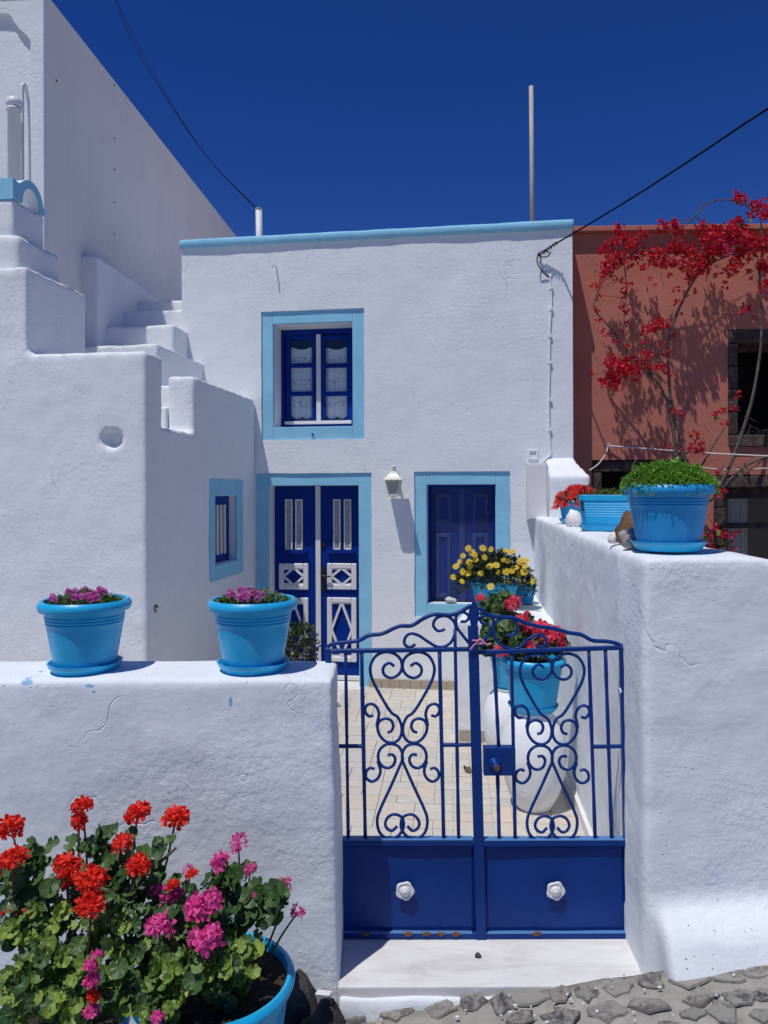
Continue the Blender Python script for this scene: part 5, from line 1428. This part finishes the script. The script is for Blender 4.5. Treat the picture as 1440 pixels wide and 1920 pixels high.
def bracts(n, rad, mat):
    parts = []
    for _ in range(n):
        d = Vector([rnd.gauss(0, 1) for _ in range(3)]).normalized(); c = d * rad * rnd.uniform(.25, 1.05); c.y *= .8
        q0 = (d + Vector((0, -.3, .2))).to_track_quat('Z', 'Y') @ Matrix.Rotation(rnd.uniform(0, 6), 3, 'Z').to_quaternion(); s = .033 * rnd.uniform(.8, 1.25)
        for k in range(3):
            m3 = Matrix.Rotation(2.094 * k, 3, 'Z') @ Matrix.Rotation(rnd.uniform(-.9, -.4), 3, 'Y')
            V = [Vector((0, 0, 0)), Vector((.5, -.36, .05)), Vector((1.0, 0, .16)), Vector((.5, .36, .05))]
            parts.append(([q0 @ (m3 @ v) * s + c for v in V], [(0, 1, 2), (0, 2, 3)]))
    me = mesh('bract_cluster', cat(*parts)); me.materials.append(M[mat]); return me
BM = [bracts(20, .062, 'bract') for _ in range(4)]; BMp = [bracts(20, .062, 'bract_pink') for _ in range(2)]; BS = [bracts(5, .03, 'bract') for _ in range(3)]
bpos = [(1160, 430), (1172, 445), (1155, 455), (1140, 458), (1180, 462), (1130, 470), (1150, 478), (1168, 480), (1190, 455), (1205, 440), (1185, 490), (1200, 478), (1215, 470), (1230, 475), (1225, 490), (1240, 482), (1255, 470), (1262, 492), (1245, 495), (1275, 470), (1290, 462), (1285, 480), (1300, 480), (1270, 455),
        (1140, 490), (1135, 505), (1150, 500), (1132, 515), (1158, 490), (1285, 500), (1300, 495), (1310, 505), (1295, 515), (1320, 495), (1312, 485), (1322, 508), (1240, 425), (1258, 425), (1272, 430), (1310, 432), (1320, 425), (1335, 430), (1345, 438), (1330, 445), (1318, 448), (1355, 430),
        (1375, 420), (1385, 415), (1392, 425), (1400, 430), (1380, 435), (1365, 440), (1395, 445), (1408, 440), (1415, 455), (1420, 470), (1405, 465), (1390, 460), (1430, 450), (1438, 470), (1440, 440), (1345, 460), (1358, 455), (1372, 452), (1350, 470), (1365, 470), (1330, 470), (1385, 475), (1400, 480), (1338, 478), (1325, 475),
        (1415, 385), (1425, 395), (1435, 380), (1440, 395), (1412, 400), (1432, 405), (1392, 372), (1380, 368), (1375, 490), (1382, 500), (1368, 510), (1435, 490), (1438, 505), (1430, 500), (1440, 530),
        (1222, 615), (1235, 608), (1248, 606), (1212, 618), (1140, 680), (1150, 676), (1160, 685), (1172, 680), (1185, 672), (1195, 690), (1205, 680), (1148, 700), (1158, 708), (1170, 700), (1212, 668), (1225, 690), (1240, 688), (1135, 720), (1178, 690), (1152, 718), (1190, 705)]
for px, py in bpos:
    pink = 1350 < px < 1385 and 445 < py < 475 or (rnd.random() < .02)
    o = put(rnd.choice(BMp if pink else BM), BV, (0, 0, 0), rnd.uniform(.75, 1.05), 'bract_cluster', 3.1); o.location = RW(px, py, -.28 + rnd.uniform(-.10, .10))
for px, py in ((1116, 537), (1168, 545), (1170, 555), (1165, 575), (1172, 580), (1180, 535), (1268, 568), (1235, 602), (1400, 575), (1390, 580), (1408, 578), (1250, 660), (1245, 645), (1210, 660), (1260, 770), (1270, 775), (1345, 775), (1355, 770), (1340, 782), (1300, 838), (1310, 830), (1318, 835), (1272, 840), (1250, 838), (1380, 765), (1345, 885), (1350, 930), (1355, 920), (1340, 990), (1330, 1005), (1350, 1010), (1360, 1000), (1345, 1025), (1325, 1020), (1370, 1010), (1380, 1000), (1375, 1030), (1305, 845), (1120, 580), (1290, 845), (1125, 715)):
    o = put(rnd.choice(BS), BV, (0, 0, 0), rnd.uniform(.7, 1.1), 'bract_spray', 3.1); o.location = RW(px, py, -.26 + rnd.uniform(-.06, .06))
spr = [(1125, 560), (1122, 600), (1135, 620), (1150, 640), (1165, 520), (1175, 610), (1172, 630), (1178, 655), (1215, 520), (1232, 530), (1250, 515), (1262, 540), (1280, 545), (1290, 525), (1270, 590), (1258, 625), (1255, 700), (1300, 540), (1340, 520), (1352, 505), (1365, 530), (1378, 515), (1400, 505), (1412, 520), (1432, 545), (1436, 560), (1420, 600), (1300, 815), (1320, 850), (1365, 800), (1385, 745), (1200, 505), (1150, 525), (1128, 535), (1145, 660), (1110, 700), (1228, 640), (1205, 640)]
for px, py in spr:
    o = put(rnd.choice(BS), BV, (0, 0, 0), rnd.uniform(.55, 1.0), 'bract_spray', 3.1); o.location = RW(px + rnd.uniform(-6, 6), py + rnd.uniform(-6, 6), -.25 + rnd.uniform(-.08, .08))
for k in range(36):
    px, py = rnd.choice(bpos); o = put(leaf_me[('b' if k % 2 else 'a', k % 3)], BV, (0, 0, 0), rnd.uniform(.028, .045), 'leaf', 2.5); o.location = RW(px + rnd.uniform(-18, 18), py + rnd.uniform(-10, 22), -.24 + rnd.uniform(-.1, .06))
for px, py in ((1345, 780), (1338, 785), (1345, 1000), (1325, 1010), (1360, 1015), (1335, 1018), (1310, 1005)):
    o = put(leaf_me[('a', 0)], BV, (0, 0, 0), .05, 'leaf', 1.2); o.location = RW(px, py, -.25)

# ------------------------------------------------------------------ cables and lines
def wire(pts, r, mat, name, label, cat_='cable'):
    o = obj(name, vtube(smoothpath(pts, 8), r, 6), M[mat], None, smooth=True); tag(o, label, cat_); return o
w0 = F.world(F.hit(1012, 478, -.03)[0], -.03, F.hit(1012, 478, -.03)[1])
w1 = F.world(F.hit(1045, 455, -.10)[0], -.10, F.hit(1045, 455, -.10)[1])
pw_ = P(1455, 194, 4.4)
wire([w1, w1.lerp(pw_, .25) + Vector((0, 0, -.015)), w1.lerp(pw_, .5) + Vector((0, 0, -.02)), w1.lerp(pw_, .75) + Vector((0, 0, -.012)), pw_, pw_ + (pw_ - w1) * .8], .0075, 'wire', 'power_cable', 'black power cable running from the white house corner over the red house')
hx = []
for k in range(40):
    t_ = k / 39; p = w0.lerp(w1, t_); hx.append(p + Vector((0, .012 * math.cos(k * 1.15), .014 * math.sin(k * 1.15))) * (1 if t_ > .25 else .3))
an = thing('cable_anchor', 'twisted black cable end anchored on the white wall near the roof corner', 'cable', world=True, loc=tuple(w0))
obj('twist', vtube(hx, .0055, 6), M['wire'], an, smooth=True)
a_ = lambda px, py, v=-.03: F.world(F.hit(px, py, v)[0], v, F.hit(px, py, v)[1])
obj('loose_loop', vtube(smoothpath([a_(1030, 474, -.05), a_(1020, 470, -.06), a_(1010, 476, -.05), a_(1007, 490, -.05), a_(1012, 502, -.04), a_(1022, 514, -.02), a_(1031, 520, -.012)], 5), .005, 6), M['wire'], an, smooth=True)
obj('loose_loop', vtube(smoothpath([a_(1008, 478, -.02), a_(1018, 482, -.05), a_(1028, 480, -.06), a_(1033, 472, -.06)], 5), .005, 6), M['wire'], an, smooth=True)
obj('wall_bolt', vtube([a_(1012, 477, .01), a_(1012, 477, -.045)], .009, 8), M['iron'], an)
for off, nm, lb in ((0, 'roof_cable', 'thin dark cable falling from the sky to the vent pipe, upper strand'), (10, 'roof_cable', 'thin dark cable falling from the sky to the vent pipe, lower strand')):
    e_ = F.world(F.hit(486, 393, .6)[0], .6, F.hit(486, 394 + off * .3, .6)[1])
    s_ = P(205 - off * .3, -30 - off, 9.4); m1 = P(250 + off * .15, 82 - off, 9.1); m2 = P(330 + off * .1, 212 - off * .2, 8.6); m3 = P(400 - off * .1, 308 - off * .1, 8.1)
    wire([P(190 - off * .3, -90, 9.6), s_, m1, m2, m3, e_], .0040, 'wire', nm, lb)
l0 = RW(1140, 836, -.02); 
cl_ = thing('clothes_line', 'white rope clothes line tied across the red house', 'rope', world=True, loc=tuple(l0))
obj('upper_rope', vtube(smoothpath([l0, RW(1220, 842, -.10), RW(1330, 850, -.25), RW(1460, 856, -.4)], 6), .007, 6, .1), M['rope'], cl_, smooth=True)
obj('tied_end', vtube(smoothpath([l0, RW(1136, 850, -.06), RW(1122, 870, -.12), RW(1105, 882, -.2)], 6), .006, 6, .1), M['rope'], cl_, smooth=True)
obj('lower_rope', vtube(smoothpath([RW(1318, 877, -.02), RW(1370, 881, -.08), RW(1460, 877, -.2)], 6), .006, 6, .1), M['rope'], cl_, smooth=True)
obj('rope_knot', vstone(.02, .016, .02, 4), M['rope'], cl_).matrix_parent_inverse = Matrix.Identity(4)
